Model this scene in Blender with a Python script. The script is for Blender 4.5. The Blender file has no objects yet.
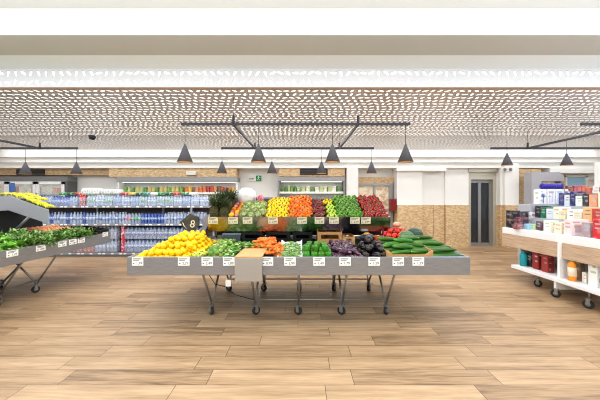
import bpy, bmesh, math, random
from mathutils import Vector, Matrix, Euler
random.seed(7)
PI = math.pi
R = math.radians
SC = bpy.context.scene
COL = SC.collection
U = random.uniform

# ------------------------------------------------------------------ materials
def lin(c):
    return tuple((v/255/12.92 if v/255 <= 0.04045 else ((v/255+0.055)/1.055)**2.4) for v in c)

class NT:
    def __init__(s, name):
        s.m = bpy.data.materials.new(name); s.m.use_nodes = True
        s.t = s.m.node_tree; s.n = s.t.nodes; s.l = s.t.links
        s.b = s.n['Principled BSDF']; s.out = s.n['Material Output']
    def new(s, ty, **kw):
        n = s.n.new(ty)
        for k, v in kw.items(): setattr(n, k, v)
        return n
    def link(s, a, b): s.l.new(a, b)
    def math(s, op, a, b=None):
        n = s.new('ShaderNodeMath', operation=op)
        for i, v in enumerate((a, b)):
            if v is None: continue
            if isinstance(v, (int, float)): n.inputs[i].default_value = v
            else: s.link(v, n.inputs[i])
        return n.outputs[0]

MATS = {}
def M(name, col, rough=0.5, metal=0.0, var=0.0, hue=0.0, noise=None, bump=None, trans=0.0, emit=0.0, spec=0.25, coat=0.0, alpha=1.0):
    """noise=(scale, colour2, lo, hi[, stretch]) mixes a second colour; var/hue vary per object."""
    if name in MATS: return MATS[name]
    q = NT(name); b = q.b
    b.inputs['Base Color'].default_value = (*lin(col), 1)
    b.inputs['Roughness'].default_value = rough
    b.inputs['Metallic'].default_value = metal
    b.inputs['Transmission Weight'].default_value = trans
    b.inputs['Specular IOR Level'].default_value = spec
    b.inputs['Coat Weight'].default_value = coat
    b.inputs['Alpha'].default_value = alpha
    if emit:
        b.inputs['Emission Color'].default_value = (*lin(col), 1)
        b.inputs['Emission Strength'].default_value = emit
    src = None
    if noise or bump:
        tc = q.new('ShaderNodeTexCoord')
    if noise:
        mp = q.new('ShaderNodeMapping'); q.link(tc.outputs['Object'], mp.inputs[0])
        if len(noise) > 4: mp.inputs['Scale'].default_value = noise[4]
        nz = q.new('ShaderNodeTexNoise'); nz.inputs['Scale'].default_value = noise[0]; nz.inputs['Detail'].default_value = 4
        q.link(mp.outputs[0], nz.inputs['Vector'])
        rp = q.new('ShaderNodeMapRange'); rp.inputs[1].default_value = noise[2]; rp.inputs[2].default_value = noise[3]
        q.link(nz.outputs['Fac'], rp.inputs[0])
        mx = q.new('ShaderNodeMix', data_type='RGBA')
        mx.inputs[6].default_value = (*lin(col), 1); mx.inputs[7].default_value = (*lin(noise[1]), 1)
        q.link(rp.outputs[0], mx.inputs[0]); src = mx.outputs[2]
    if var or hue:
        oi = q.new('ShaderNodeObjectInfo'); hs = q.new('ShaderNodeHueSaturation')
        if src: q.link(src, hs.inputs['Color'])
        else: hs.inputs['Color'].default_value = (*lin(col), 1)
        v = q.math('ADD', q.math('MULTIPLY', oi.outputs['Random'], 2*var), 1-var); q.link(v, hs.inputs['Value'])
        r2 = q.math('FRACT', q.math('MULTIPLY', oi.outputs['Random'], 17.3))
        h = q.math('ADD', q.math('MULTIPLY', r2, 2*hue), 0.5-hue); q.link(h, hs.inputs['Hue'])
        src = hs.outputs[0]
    if src: q.link(src, b.inputs['Base Color'])
    if bump:
        nb = q.new('ShaderNodeTexNoise'); nb.inputs['Scale'].default_value = bump[0]
        q.link(tc.outputs['Object'], nb.inputs['Vector'])
        bp = q.new('ShaderNodeBump'); bp.inputs['Strength'].default_value = bump[1]; bp.inputs['Distance'].default_value = 0.01
        q.link(nb.outputs['Fac'], bp.inputs['Height']); q.link(bp.outputs[0], b.inputs['Normal'])
    MATS[name] = q.m
    return q.m

def floor_mat():
    q = NT('wood_planks'); b = q.b
    geo = q.new('ShaderNodeNewGeometry'); sp = q.new('ShaderNodeSeparateXYZ'); q.link(geo.outputs['Position'], sp.inputs[0])
    x, y = sp.outputs[0], sp.outputs[1]
    W, L = 0.2, 1.2
    yr = q.math('DIVIDE', q.math('SUBTRACT', y, 0.034), W); row = q.math('FLOOR', yr); fy = q.math('FRACT', yr)
    wn = q.new('ShaderNodeTexWhiteNoise', noise_dimensions='1D'); q.link(row, wn.inputs['W'])
    xr = q.math('ADD', q.math('DIVIDE', x, L), q.math('MULTIPLY', wn.outputs['Value'], 7.0))
    colm = q.math('FLOOR', xr); fx = q.math('FRACT', xr)
    cb = q.new('ShaderNodeCombineXYZ'); q.link(row, cb.inputs[0]); q.link(colm, cb.inputs[1])
    pn = q.new('ShaderNodeTexWhiteNoise', noise_dimensions='3D'); q.link(cb.outputs[0], pn.inputs['Vector'])
    # seams
    ey = q.math('MINIMUM', fy, q.math('SUBTRACT', 1.0, fy)); ex = q.math('MINIMUM', fx, q.math('SUBTRACT', 1.0, fx))
    sm = q.math('MAXIMUM', q.math('LESS_THAN', ey, 0.0125), q.math('LESS_THAN', ex, 0.0022))
    # grain
    cv = q.new('ShaderNodeCombineXYZ')
    q.link(q.math('ADD', q.math('MULTIPLY', x, 1.3), q.math('MULTIPLY', pn.outputs['Value'], 37.0)), cv.inputs[0])
    q.link(q.math('MULTIPLY', y, 16.0), cv.inputs[1]); q.link(q.math('MULTIPLY', row, 3.7), cv.inputs[2])
    g1 = q.new('ShaderNodeTexNoise'); g1.inputs['Scale'].default_value = 1.0; g1.inputs['Detail'].default_value = 5; g1.inputs['Distortion'].default_value = 0.6
    q.link(cv.outputs[0], g1.inputs['Vector'])
    g2 = q.new('ShaderNodeTexNoise'); g2.inputs['Scale'].default_value = 4.5; g2.inputs['Detail'].default_value = 4
    q.link(cv.outputs[0], g2.inputs['Vector'])
    mix = q.math('ADD', q.math('MULTIPLY', g1.outputs['Fac'], 0.62), q.math('MULTIPLY', g2.outputs['Fac'], 0.38))
    mix = q.math('ADD', mix, q.math('MULTIPLY', q.math('SUBTRACT', pn.outputs['Value'], 0.5), 0.22))
    rp = q.new('ShaderNodeValToRGB'); q.link(mix, rp.inputs[0])
    e = rp.color_ramp.elements
    e[0].position = 0.27; e[0].color = (*lin((108, 83, 60)), 1)
    e[1].position = 0.72; e[1].color = (*lin((190, 158, 123)), 1)
    k = e.new(0.47); k.color = (*lin((160, 129, 96)), 1)
    mx = q.new('ShaderNodeMix', data_type='RGBA'); q.link(sm, mx.inputs[0]); q.link(rp.outputs[0], mx.inputs[6])
    mx.inputs[7].default_value = (*lin((84, 64, 46)), 1)
    q.link(mx.outputs[2], b.inputs['Base Color'])
    b.inputs['Roughness'].default_value = 0.42; b.inputs['Specular IOR Level'].default_value = 0.35
    bp = q.new('ShaderNodeBump'); bp.inputs['Strength'].default_value = 0.08; bp.inputs['Distance'].default_value = 0.004
    q.link(mix, bp.inputs['Height']); q.link(bp.outputs[0], b.inputs['Normal'])
    return q.m

def perforated_mat(name, colA, colB, axes=(0, 1), cell=0.102, hl=0.43, hw=0.19, rough=0.35, metal=0.3):
    """sheet with staggered slots cut through it; slot angle drifts across the sheet"""
    q = NT(name); b = q.b
    geo = q.new('ShaderNodeNewGeometry'); sp = q.new('ShaderNodeSeparateXYZ'); q.link(geo.outputs['Position'], sp.inputs[0])
    u = q.math('DIVIDE', sp.outputs[axes[0]], cell); v = q.math('DIVIDE', sp.outputs[axes[1]], cell*1.28)
    rv = q.math('FLOOR', v); w1 = q.new('ShaderNodeTexWhiteNoise', noise_dimensions='1D'); q.link(rv, w1.inputs['W']); u = q.math('ADD', u, q.math('MULTIPLY', w1.outputs['Value'], 5.0))
    ru = q.math('FLOOR', u)
    fu = q.math('SUBTRACT', q.math('FRACT', u), 0.5); fv = q.math('MULTIPLY', q.math('SUBTRACT', q.math('FRACT', v), 0.5), 1.28)
    cb = q.new('ShaderNodeCombineXYZ'); q.link(ru, cb.inputs[0]); q.link(rv, cb.inputs[1])
    nz = q.new('ShaderNodeTexNoise'); nz.inputs['Scale'].default_value = 0.23; nz.inputs['Detail'].default_value = 1; q.link(cb.outputs[0], nz.inputs['Vector'])
    wn = q.new('ShaderNodeTexWhiteNoise', noise_dimensions='3D'); q.link(cb.outputs[0], wn.inputs['Vector'])
    ang = q.math('ADD', q.math('MULTIPLY', nz.outputs['Fac'], 9.0), q.math('MULTIPLY', wn.outputs['Value'], 2.9))
    c, s = q.math('COSINE', ang), q.math('SINE', ang)
    a = q.math('ADD', q.math('MULTIPLY', fu, c), q.math('MULTIPLY', fv, s))
    d = q.math('SUBTRACT', q.math('MULTIPLY', fv, c), q.math('MULTIPLY', fu, s))
    e = q.math('ADD', q.math('POWER', q.math('DIVIDE', q.math('ABSOLUTE', a), hl), 2.0), q.math('POWER', q.math('DIVIDE', q.math('ABSOLUTE', d), hw), 2.0))
    hole = q.math('LESS_THAN', e, 1.0)
    n2 = q.new('ShaderNodeTexNoise'); n2.inputs['Scale'].default_value = 0.9; q.link(geo.outputs['Position'], n2.inputs['Vector'])
    mx = q.new('ShaderNodeMix', data_type='RGBA'); q.link(n2.outputs['Fac'], mx.inputs[0])
    mx.inputs[6].default_value = (*lin(colA), 1); mx.inputs[7].default_value = (*lin(colB), 1)
    q.link(mx.outputs[2], b.inputs['Base Color']); b.inputs['Roughness'].default_value = rough; b.inputs['Metallic'].default_value = metal
    tr = q.new('ShaderNodeBsdfTransparent'); ms = q.new('ShaderNodeMixShader')
    q.link(hole, ms.inputs[0]); q.link(b.outputs[0], ms.inputs[1]); q.link(tr.outputs[0], ms.inputs[2]); q.link(ms.outputs[0], q.out.inputs[0])
    return q.m

def osb_mat():
    q = NT('chipboard'); b = q.b
    tc = q.new('ShaderNodeNewGeometry')
    vo = q.new('ShaderNodeTexVoronoi'); vo.inputs['Scale'].default_value = 17
    mp = q.new('ShaderNodeMapping'); mp.inputs['Scale'].default_value = (1.0, 1.0, 2.3); q.link(tc.outputs['Position'], mp.inputs[0])
    nz = q.new('ShaderNodeTexNoise'); nz.inputs['Scale'].default_value = 6; nz.inputs['Detail'].default_value = 3; q.link(mp.outputs[0], nz.inputs['Vector'])
    add = q.new('ShaderNodeVectorMath', operation='ADD'); q.link(mp.outputs[0], add.inputs[0])
    sc = q.new('ShaderNodeVectorMath', operation='SCALE'); sc.inputs['Scale'].default_value = 0.16; q.link(nz.outputs['Color'], sc.inputs[0]); q.link(sc.outputs[0], add.inputs[1])
    q.link(add.outputs[0], vo.inputs['Vector'])
    rp = q.new('ShaderNodeValToRGB'); q.link(vo.outputs['Color'], rp.inputs[0])
    e = rp.color_ramp.elements
    e[0].position = 0.1; e[0].color = (*lin((178, 142, 98)), 1); e[1].position = 0.85; e[1].color = (*lin((218, 190, 148)), 1)
    q.link(rp.outputs[0], b.inputs['Base Color']); b.inputs['Roughness'].default_value = 0.6
    return q.m

WHITE = M('white_paint', (238, 238, 234), 0.55)
WALLW = M('wall_white', (236, 235, 231), 0.7)
GREIGE = M('greige_paint', (186, 187, 182), 0.7)
PALE = M('pale_grey_paint', (228, 236, 240), 0.7)
STEEL = M('brushed_steel', (158, 158, 160), 0.36, 0.6, noise=(30, (140, 140, 142), .35, .7, (0.3, 6, 6)))
STEELD = M('dark_steel', (150, 147, 142), 0.35, 0.7)
MIRROR = M('polished_steel', (150, 150, 152), 0.14, 1.0)
FRAME = M('grey_frame', (150, 149, 148), 0.4, 0.6)
LAV = M('pale_grey_metal', (178, 177, 184), 0.4, 0.45)
DARKP = M('dark_panel', (38, 37, 38), 0.5)
BLACK = M('black_plastic', (24, 24, 26), 0.4)
RUBBER = M('dark_rubber', (46, 46, 48), 0.6)
LAMPG = M('lamp_grey', (92, 91, 97), 0.55)
TRACKG = M('track_grey', (60, 60, 66), 0.5)
CARD = M('white_card', (246, 244, 238), 0.6)
PRINT = M('grey_print', (120, 116, 112), 0.8)
INK = M('black_print', (30, 30, 32), 0.8)
CREAM = M('cream_card', (222, 212, 178), 0.6)
BROWN = M('cardboard', (198, 152, 100), 0.75, noise=(14, (184, 138, 88), .4, .65))
BOARD = M('pale_wood', (214, 170, 116), 0.5, noise=(9, (196, 150, 98), .4, .65, (1, 7, 7)))
OSB = osb_mat()
GLASSD = M('dark_glass', (36, 40, 44), 0.08, 0.0, spec=0.6)

# ------------------------------------------------------------------ geometry
def link(name, me, parent=None, loc=None, rot=None):
    o = bpy.data.objects.new(name, me); COL.objects.link(o)
    if parent is not None: o.parent = parent
    if loc is not None: o.location = loc
    if rot is not None: o.rotation_euler = rot
    return o

class MB:
    """collects shapes into one mesh"""
    def __init__(s): s.bm = bmesh.new(); s.mi = 0
    def _take(s, verts):
        fs = set()
        for v in verts:
            for f in v.link_faces: fs.add(f)
        for f in fs: f.material_index = s.mi
        return fs
    def box(s, a, b, bev=0.0):
        a, b = Vector(a), Vector(b); c = (a+b)/2; d = b-a
        r = bmesh.ops.create_cube(s.bm, size=1.0, matrix=Matrix.Translation(c) @ Matrix.Diagonal((abs(d.x), abs(d.y), abs(d.z), 1)))
        s._take(r['verts'])
        if bev:
            es = {e for v in r['verts'] for e in v.link_edges}
            q = bmesh.ops.bevel(s.bm, geom=list(es), offset=bev, segments=2, affect='EDGES', profile=0.5)
            for f in q['faces']: f.material_index = s.mi
        return s
    def tube(s, pts, r, n=8, cap=True):
        """swept round bar; r is a number or list"""
        pts = [Vector(p) for p in pts]; rs = r if isinstance(r, (list, tuple)) else [r]*len(pts)
        rings = []
        prev = None
        for i, p in enumerate(pts):
            t = (pts[min(i+1, len(pts)-1)]-pts[max(i-1, 0)]).normalized()
            if prev is None:
                ref = Vector((0, 0, 1)) if abs(t.z) < .9 else Vector((1, 0, 0))
                x = t.cross(ref).normalized()
            else:
                x = (prev - t*prev.dot(t)).normalized()
            prev = x; y = t.cross(x)
            rings.append([s.bm.verts.new(p + (x*math.cos(k/n*2*PI)+y*math.sin(k/n*2*PI))*rs[i]) for k in range(n)])
        fs = []
        for a, b in zip(rings, rings[1:]):
            for k in range(n): fs.append(s.bm.faces.new((a[k], a[(k+1) % n], b[(k+1) % n], b[k])))
        if cap:
            fs.append(s.bm.faces.new(rings[0][::-1])); fs.append(s.bm.faces.new(rings[-1]))
        for f in fs: f.material_index = s.mi; f.smooth = True
        return s
    def lathe(s, prof, n=12, center=(0, 0, 0), axis='Z', lob=None):
        """prof = [(r, z)...]"""
        rings = []; c = Vector(center); fs = []
        def place(x, y, z):
            if axis == 'Z': v = Vector((x, y, z))
            elif axis == 'X': v = Vector((z, x, y))
            else: v = Vector((x, z, y))
            return s.bm.verts.new(c+v)
        for r, z in prof:
            if r < 1e-6: rings.append([place(0, 0, z)])
            else:
                rings.append([place(r*(1 if not lob else lob(k/n*2*PI, z))*math.cos(k/n*2*PI), r*(1 if not lob else lob(k/n*2*PI, z))*math.sin(k/n*2*PI), z) for k in range(n)])
        for a, b in zip(rings, rings[1:]):
            for k in range(n):
                k2 = (k+1) % n
                if len(a) == 1 and len(b) == 1: continue
                if len(a) == 1: fs.append(s.bm.faces.new((a[0], b[k2], b[k])))
                elif len(b) == 1: fs.append(s.bm.faces.new((a[k], a[k2], b[0])))
                else: fs.append(s.bm.faces.new((a[k], a[k2], b[k2], b[k])))
        for f in fs: f.material_index = s.mi; f.smooth = True
        return s
    def prism(s, poly, y0, y1, axis='Y'):
        """polygon in the XZ plane (axis Y) or YZ plane (axis X), extruded"""
        def p(u, v, t): return (u, t, v) if axis == 'Y' else (t, u, v)
        A = [s.bm.verts.new(p(u, v, y0)) for u, v in poly]; B = [s.bm.verts.new(p(u, v, y1)) for u, v in poly]
        n = len(poly)
        fs = [s.bm.faces.new(A), s.bm.faces.new(B[::-1])]
        for k in range(n): fs.append(s.bm.faces.new((A[k], B[k], B[(k+1) % n], A[(k+1) % n])))
        for f in fs: f.material_index = s.mi
        return s
    def leaf(s, base, d, up, L, W, bend=0.3):
        base, d, up = Vector(base), Vector(d).normalized(), Vector(up)
        sd = d.cross(up).normalized(); up = sd.cross(d)
        P = []
        for t, w in ((0, .25), (.35, 1), (.7, .85), (1, .12)):
            c = base + d*(L*t) + up*(L*bend*(t*t)*-1+L*.22*t)
            P.append((s.bm.verts.new(c-sd*W*w*.5+up*W*.12*w), s.bm.verts.new(c), s.bm.verts.new(c+sd*W*w*.5+up*W*.12*w)))
        for a, b in zip(P, P[1:]):
            for i in (0, 1):
                f = s.bm.faces.new((a[i], a[i+1], b[i+1], b[i])); f.material_index = s.mi; f.smooth = True
        return s
    def mesh(s, name, mats, shade=None):
        bmesh.ops.recalc_face_normals(s.bm, faces=s.bm.faces)
        me = bpy.data.meshes.new(name); s.bm.to_mesh(me); s.bm.free()
        for m in (mats if isinstance(mats, (list, tuple)) else [mats]): me.materials.append(m)
        return me
    def build(s, name, mats, parent=None, loc=None, rot=None):
        return link(name, s.mesh(name, mats), parent, loc, rot)

def tag(o, label, cat, group=None, kind=None):
    o['label'] = label; o['category'] = cat
    if group: o['group'] = group
    if kind: o['kind'] = kind
    return o
def thing(name, label, cat, loc=(0, 0, 0), rz=0, group=None, kind=None):
    o = link(name, None, None, loc, (0, 0, rz)); return tag(o, label, cat, group, kind)
def struct(name, mb, mats, parent=None):
    o = mb.build(name, mats, parent)
    if parent is None: o['kind'] = 'structure'
    return o
def dup(src, loc, rot=None, scale=None, label=None, group=None):
    c = src.copy(); COL.objects.link(c); c.location = loc
    if rot is not None: c.rotation_euler = rot
    if scale is not None: c.scale = (scale,)*3 if isinstance(scale, (int, float)) else scale
    if label: c['label'] = label
    if group: c['group'] = group
    for ch in src.children:
        d = ch.copy(); COL.objects.link(d); d.parent = c
        for g in ch.children:
            e = g.copy(); COL.objects.link(e); e.parent = d
    return c
class Proto:
    """the first use moves the source itself, later uses copy it"""
    all = []
    def __init__(s, o): s.o = o; s.used = False; Proto.all.append(s)
    def put(s, loc, rot=(0, 0, 0), scale=None, label=None, group=None):
        if s.used: return dup(s.o, loc, rot, scale, label, group)
        s.used = True; o = s.o; o.location = loc; o.rotation_euler = rot
        if scale is not None: o.scale = (scale,)*3 if isinstance(scale, (int, float)) else scale
        if label: o['label'] = label
        if group: o['group'] = group
        return o
_txt = {}
def text_mesh(s, size, mat):
    k = (s, size, mat.name)
    if k in _txt: return _txt[k]
    cu = bpy.data.curves.new('lettering', 'FONT'); cu.body = s; cu.size = size; cu.align_x = 'CENTER'; cu.align_y = 'CENTER'; cu.extrude = 0.0006
    o = bpy.data.objects.new('lettering', cu); COL.objects.link(o)
    me = bpy.data.meshes.new_from_object(o.evaluated_get(bpy.context.evaluated_depsgraph_get()))
    bpy.data.objects.remove(o); bpy.data.curves.remove(cu)
    me.materials.clear(); me.materials.append(mat); _txt[k] = me
    return me
F = 277.0
HC = 1.5
def at(px, py, Y): return Vector(((px-300)*Y/F, Y, HC-(py-199)*Y/F))

# ------------------------------------------------------------------ camera
cam = bpy.data.cameras.new('camera'); co = bpy.data.objects.new('camera', cam); COL.objects.link(co)
co.location = (0, 0, HC); co.rotation_euler = (R(90), 0, 0); cam.sensor_width = 36; cam.lens = 36*F/600; cam.shift_y = -1/600
cam.clip_start = 0.05; SC.camera = co

# ------------------------------------------------------------------ setting
struct('floor', MB().box((-13, -4, -0.1), (13, 9.6, 0)), floor_mat())
WY = 9.05
struct('wall_back', MB().box((-13, WY, 0), (13, WY+.15, 3.5)), WALLW)
PERF = perforated_mat('perforated_ceiling_sheet', (198, 186, 176), (180, 178, 182))
PERFW = perforated_mat('perforated_white_sheet', (226, 228, 232), (214, 217, 222), axes=(0, 2), hl=.44, hw=.15, metal=0.0, rough=.5)
struct('ceiling', MB().box((-13, 3.74, 3.0), (13, 8.42, 3.002)), PERF)
struct('trim_1', MB().box((-13, 3.735, 3.004), (13, 3.737, 3.25)), PERFW)
struct('trim_2', MB().box((-13, 3.725, 2.985), (13, 3.75, 3.004)), M('bronze_edge', (150, 118, 92), .5))
LITW = M('lit_plenum', (255, 253, 250), .9, emit=1.4)
struct('ceiling_1', MB().box((-13, 3.8, 3.42), (13, 8.42, 3.45)), LITW)
# beams and coves in front of the perforated sheet
struct('trim_3', MB().box((-13, 3.36, 3.25), (13, 3.80, 3.45)), PALE)
struct('trim_4', MB().box((-13, 2.95, 3.245), (13, 3.36, 3.45)), GREIGE)
STRIPW = M('luminous_ceiling_panel', (255, 255, 255), .8, emit=1.0)
def ceiling_bay(y0, n, lab):
    struct('trim_%d' % n, MB().box((-13, y0-1.5, 3.25), (13, y0, 3.45)), PALE)
struct('ceiling_2', MB().box((-13, 2.545, 3.252), (13, 2.95, 3.45)), STRIPW)
struct('trim_5', MB().box((-13, 2.0, 3.248), (13, 2.545, 3.45)), PALE)
struct('ceiling_3', MB().box((-13, -4, 3.25), (13, 2.0, 3.45)), PALE)
# stepped bulkhead
struct('trim_6', MB().box((-13, 8.42, 2.77), (13, WY, 3.45), .006).box((-13, 8.50, 2.62), (13, WY, 2.78), .006).box((-13, 8.58, 2.46), (13, WY, 2.63), .006), WHITE)

# ------------------------------------------------------------------ back wall fittings
S9 = WY/F
def osb(n, x0, x1, z0, z1, y0, y1=WY):
    return struct('trim_%d' % n, MB().box((x0, y0, z0), (x1, y1, z1)), OSB)
def vent(x0, x1, z0, z1, y, label):
    m = MB().box((x0, y-.02, z0), (x1, y, z1))
    o = m.build('air_vent', DARKP); s = MB()
    k = z0+.03
    while k < z1-.01: s.box((x0+.02, y-.03, k), (x1-.02, y-.018, k+.02)); k += .05
    s.build('louvre', M('vent_grey', (70, 68, 66), .6), o); return tag(o, label, 'air vent')

# left: chipboard band and vents over the freezers
osb(10, -10, -6.0, 2.26, 2.46, 8.80)
vent(-9.0, -8.1, 2.27, 2.44, 8.80, 'dark vent in the chipboard band above the glass-door freezers')
osb(11, -5.95, -1.98, 2.19, 2.47, 8.62)
em = MB().box((-3.52, 8.55, 2.24), (-3.22, 8.62, 2.36), .01).build('emergency_light', M('lamp_white', (225, 222, 214), .4))
tag(em, 'small white emergency light on the chipboard band above the produce wall fridge', 'emergency light')
osb(12, -.66, 1.40, 2.20, 2.47, 8.62)
vent(.0, .86, 2.25, 2.44, 8.62, 'dark vent in the chipboard band above the chilled drinks fridge')
# white panel frame strip beside the drinks fridge
# column and glazed door
struct('trim_13', MB().box((1.44, 8.45, 0), (1.78, WY, 2.47), .01), WALLW)
osb(14, 1.78, 3.1, 2.0, 2.2, 8.9)
w = thing('window_1', '', 'window', (0, 0, 0)); del w['label']; del w['category']; w['kind'] = 'structure'
struct('window_frame', MB().box((1.80, 8.88, 1.93), (2.98, 8.96, 2.0)).box((1.80, 8.88, .3), (1.87, 8.96, 1.93)).box((2.36, 8.88, .3), (2.42, 8.96, 1.93)).box((2.86, 8.88, .3), (2.98, 8.96, 1.93)), FRAME, w)
struct('pane', MB().box((1.87, 8.94, .3), (2.36, 8.95, 1.93)).box((2.42, 8.94, .3), (2.86, 8.95, 1.93)),
       M('shop_window_glow', (236, 222, 196), .15, noise=(7, (190, 150, 118), .45, .7)), w)
# wall with chipboard wainscot, right
def wain(n, x0, x1, y, seams=()):
    m = MB(); xs = [x0, *seams, x1]
    for a, b in zip(xs, xs[1:]): m.box((a+.006, y-.03, 0), (b-.006, WY, 1.31))
    struct('trim_%d' % n, m, OSB)
    struct('wall_%s' % {20: 'alcove', 21: 'recess', 22: 'corner', 23: 'pier'}[n], MB().box((x0, y, 1.31), (x1, WY, 2.6)), WALLW)
wain(20, 3.02, 3.80, 8.62)
wain(21, 3.80, 4.58, 8.80, (4.22,))
wain(22, 4.58, 5.32, 8.74)
struct('trim_24', MB().box((2.98, 8.5, 2.36), (4.5, 8.75, 2.46), .01), WALLW)
# lift
d = link('door_1', None); d['kind'] = 'structure'
struct('door_frame', MB().box((5.32, 8.78, 0), (5.42, WY, 2.12)).box((6.12, 8.78, 0), (6.22, WY, 2.12)).box((5.32, 8.78, 2.12), (6.22, WY, 2.34)).box((5.30, 8.70, 2.34), (6.24, WY, 2.46)), M('lift_steel', (190, 184, 170), .4, .5), d)
for x0, x1 in ((5.46, 5.71), (5.81, 6.07)):
    p = struct('door_panel', MB().box((x0, 8.92, .1), (x1, 8.95, 2.02)), GLASSD, d)
struct('door_post', MB().box((5.42, 8.90, 0), (5.46, 9, 2.12)).box((5.71, 8.88, .1), (5.81, 9, 2.02), .01).box((6.07, 8.90, 0), (6.12, 9, 2.12)).box((5.46, 8.90, 0), (6.07, 9, .1)).box((5.46, 8.90, 2.02), (6.07, 9, 2.12)), STEEL, d)
osb(25, 6.22, 6.28, 0, 1.31, 8.6)
struct('wall_lobby', MB().box((6.22, 8.6, 1.31), (6.28, WY, 2.6)), WALLW)
wain(23, 6.28, 6.72, 8.5)
osb(26, 6.72, 7.5, 0, 2.44, 8.62)
b = thing('emergency_light', 'white twin emergency light box high on the pier right of the lift', 'emergency light', (6.28, 8.47, 2.40))
MB().box((-.11, -.03, -.07), (.2, .03, .07), .01).build('housing', M('lamp_white', (225, 222, 214), .4), b)
for x in (-.04, .13): MB().lathe([(0, -.02), (.045, -.02), (.05, 0), (0, .0)], 12, (x, -.03, 0), 'Y').build('lamp_head', M('lens_grey', (120, 122, 128), .2), b)

# right: grey portal and what stands beyond it
pt = thing('security_portal', 'grey metal portal frame with a wide opening, behind the goods counter', 'portal frame', (7.22, 8.2, 0))
MB().prism([(-.48, 0), (-.48, 2.28), (.34, 2.28), (.46, 2.18), (.46, 2.02), (-.19, 2.02), (-.19, 0)], -.14, .14).build('arch', LAV, pt)
MB().box((.40, -.1, 0), (.46, .1, 2.02), .005).build('post', FRAME, pt)
struct('wall_right', MB().box((7.8, 8.95, 0), (13, 9.04, 2.46)), WALLW)
struct('trim_27', MB().box((7.72, 8.55, 2.3), (9.2, 8.95, 2.46), .01).box((9.2, 7.4, 2.1), (9.6, 8.95, 2.62), .01), WHITE)
struct('trim_28', MB().box((7.8, 8.9, 2.0), (8.5, 8.95, 2.26)), OSB)
w = link('window_2', None); w['kind'] = 'structure'
struct('window_frame', MB().box((8.5, 8.86, 1.55), (8.55, 8.94, 2.24)).box((9.15, 8.86, 1.55), (9.2, 8.94, 2.24)).box((8.5, 8.86, 2.2), (9.2, 8.94, 2.26)).box((8.5, 8.86, 1.5), (9.2, 8.94, 1.55)), WHITE, w)
struct('pane', MB().box((8.55, 8.9, 1.55), (9.15, 8.92, 2.2)), M('blue_glazing', (150, 190, 214), .15), w)
struct('trim_29', MB().box((7.75, 6.9, 0), (8.3, 7.3, 2.46), .01), WALLW)

# signs
sg = thing('exit_sign', 'small green and white emergency exit sign on the white wall between the fridges', 'exit sign', (-1.34, WY-.04, 2.17))
MB().box((-.36, -.01, -.10), (.10, .03, .10), .004).build('plate', M('sign_white', (235, 235, 230), .5), sg)
g = MB().box((-.09, -.02, -.09), (.09, -.009, .09)).build('green_panel', M('exit_green', (22, 140, 70), .4), sg)
q = MB(); q.lathe([(0, -.004), (.018, -.004), (.018, 0), (0, 0)], 10, (-.01, -.022, .055), 'Y')
q.tube([(-.005, -.022, .035), (-.012, -.022, -.01)], .014, 6).tube([(-.012, -.022, -.01), (.02, -.022, -.035), (.01, -.022, -.07)], .009, 6).tube([(-.012, -.022, -.01), (-.03, -.022, -.035), (-.06, -.022, -.04)], .009, 6)
q.tube([(-.005, -.022, .03), (.035, -.022, .02), (.05, -.022, .04)], .007, 6).tube([(-.005, -.022, .03), (-.04, -.022, .015)], .007, 6)
q.build('running_figure', CARD, g)
link('arrow_print', MB().box((-.32, -.014, -.008), (-.20, -.009, .008)).prism([(-.20, .03), (-.20, -.03), (-.15, 0)], -.014, -.009).box((-.32, -.014, -.05), (-.18, -.009, -.04)).mesh('arrow', PRINT), sg)

cp = thing('speaker_dome', 'small black dome fixed to the perforated ceiling at the left', 'ceiling dome', (-4.95, 6.6, 3.0))
MB().lathe([(0, -.09), (.05, -.08), (.075, -.04), (.08, 0)], 14).build('dome', BLACK, cp)

# red extinguisher cabinet beside the column
ex = thing('fire_extinguisher_cabinet', 'red fire cabinet fixed to the white wall beside the chipboard column', 'fire cabinet', (2.94, 8.72, 1.32))
MB().box((-.10, -.1, -.20), (.06, .1, .18), .01).build('cabinet_body', M('dark_red', (126, 26, 28), .4), ex)
MB().box((-.08, -.105, -.17), (.04, -.099, .15)).build('cabinet_door', M('red_panel', (120, 26, 30), .3), ex)
MB().box((.055, -.02, -.02), (.08, .02, .02)).build('bracket', FRAME, ex)

# ------------------------------------------------------------------ fridges on the back wall
FRW = M('freezer_white', (232, 233, 232), .35)
FRI = M('fridge_interior', (228, 230, 226), .5)
TUBE = M('fridge_tube', (255, 252, 244), .5, emit=3)
PACKC = [('pack_%d' % i, c) for i, c in enumerate([(214, 196, 120), (120, 168, 70), (222, 120, 60), (206, 70, 46), (236, 228, 200), (96, 140, 66), (240, 190, 70), (182, 60, 58), (196, 214, 150), (230, 150, 100), (120, 90, 60), (246, 240, 226)])]
PM = [M(n, c, .5, noise=(26, tuple(min(255, int(v*.55+90)) for v in c), .5, .62)) for n, c in PACKC]
CN = ['straw coloured', 'green', 'orange', 'red', 'cream', 'dark green', 'amber', 'crimson', 'pale green', 'peach', 'brown', 'white']
def bag_mesh(w, d, h, i):
    m = MB(); m.lathe([(0, 0), (.5, .0), (.56, .25), (.5, .7), (.3, .92), (.34, 1.0), (0, 1.0)], 10)
    me = m.mesh('bag', PM[i]); me.transform(Matrix.Diagonal((w, d, h, 1))); return me
def carton_mesh(w, d, h, i):
    return MB().box((-w/2, -d/2, 0), (w/2, d/2, h), .008).mesh('carton', PM[i])

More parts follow.
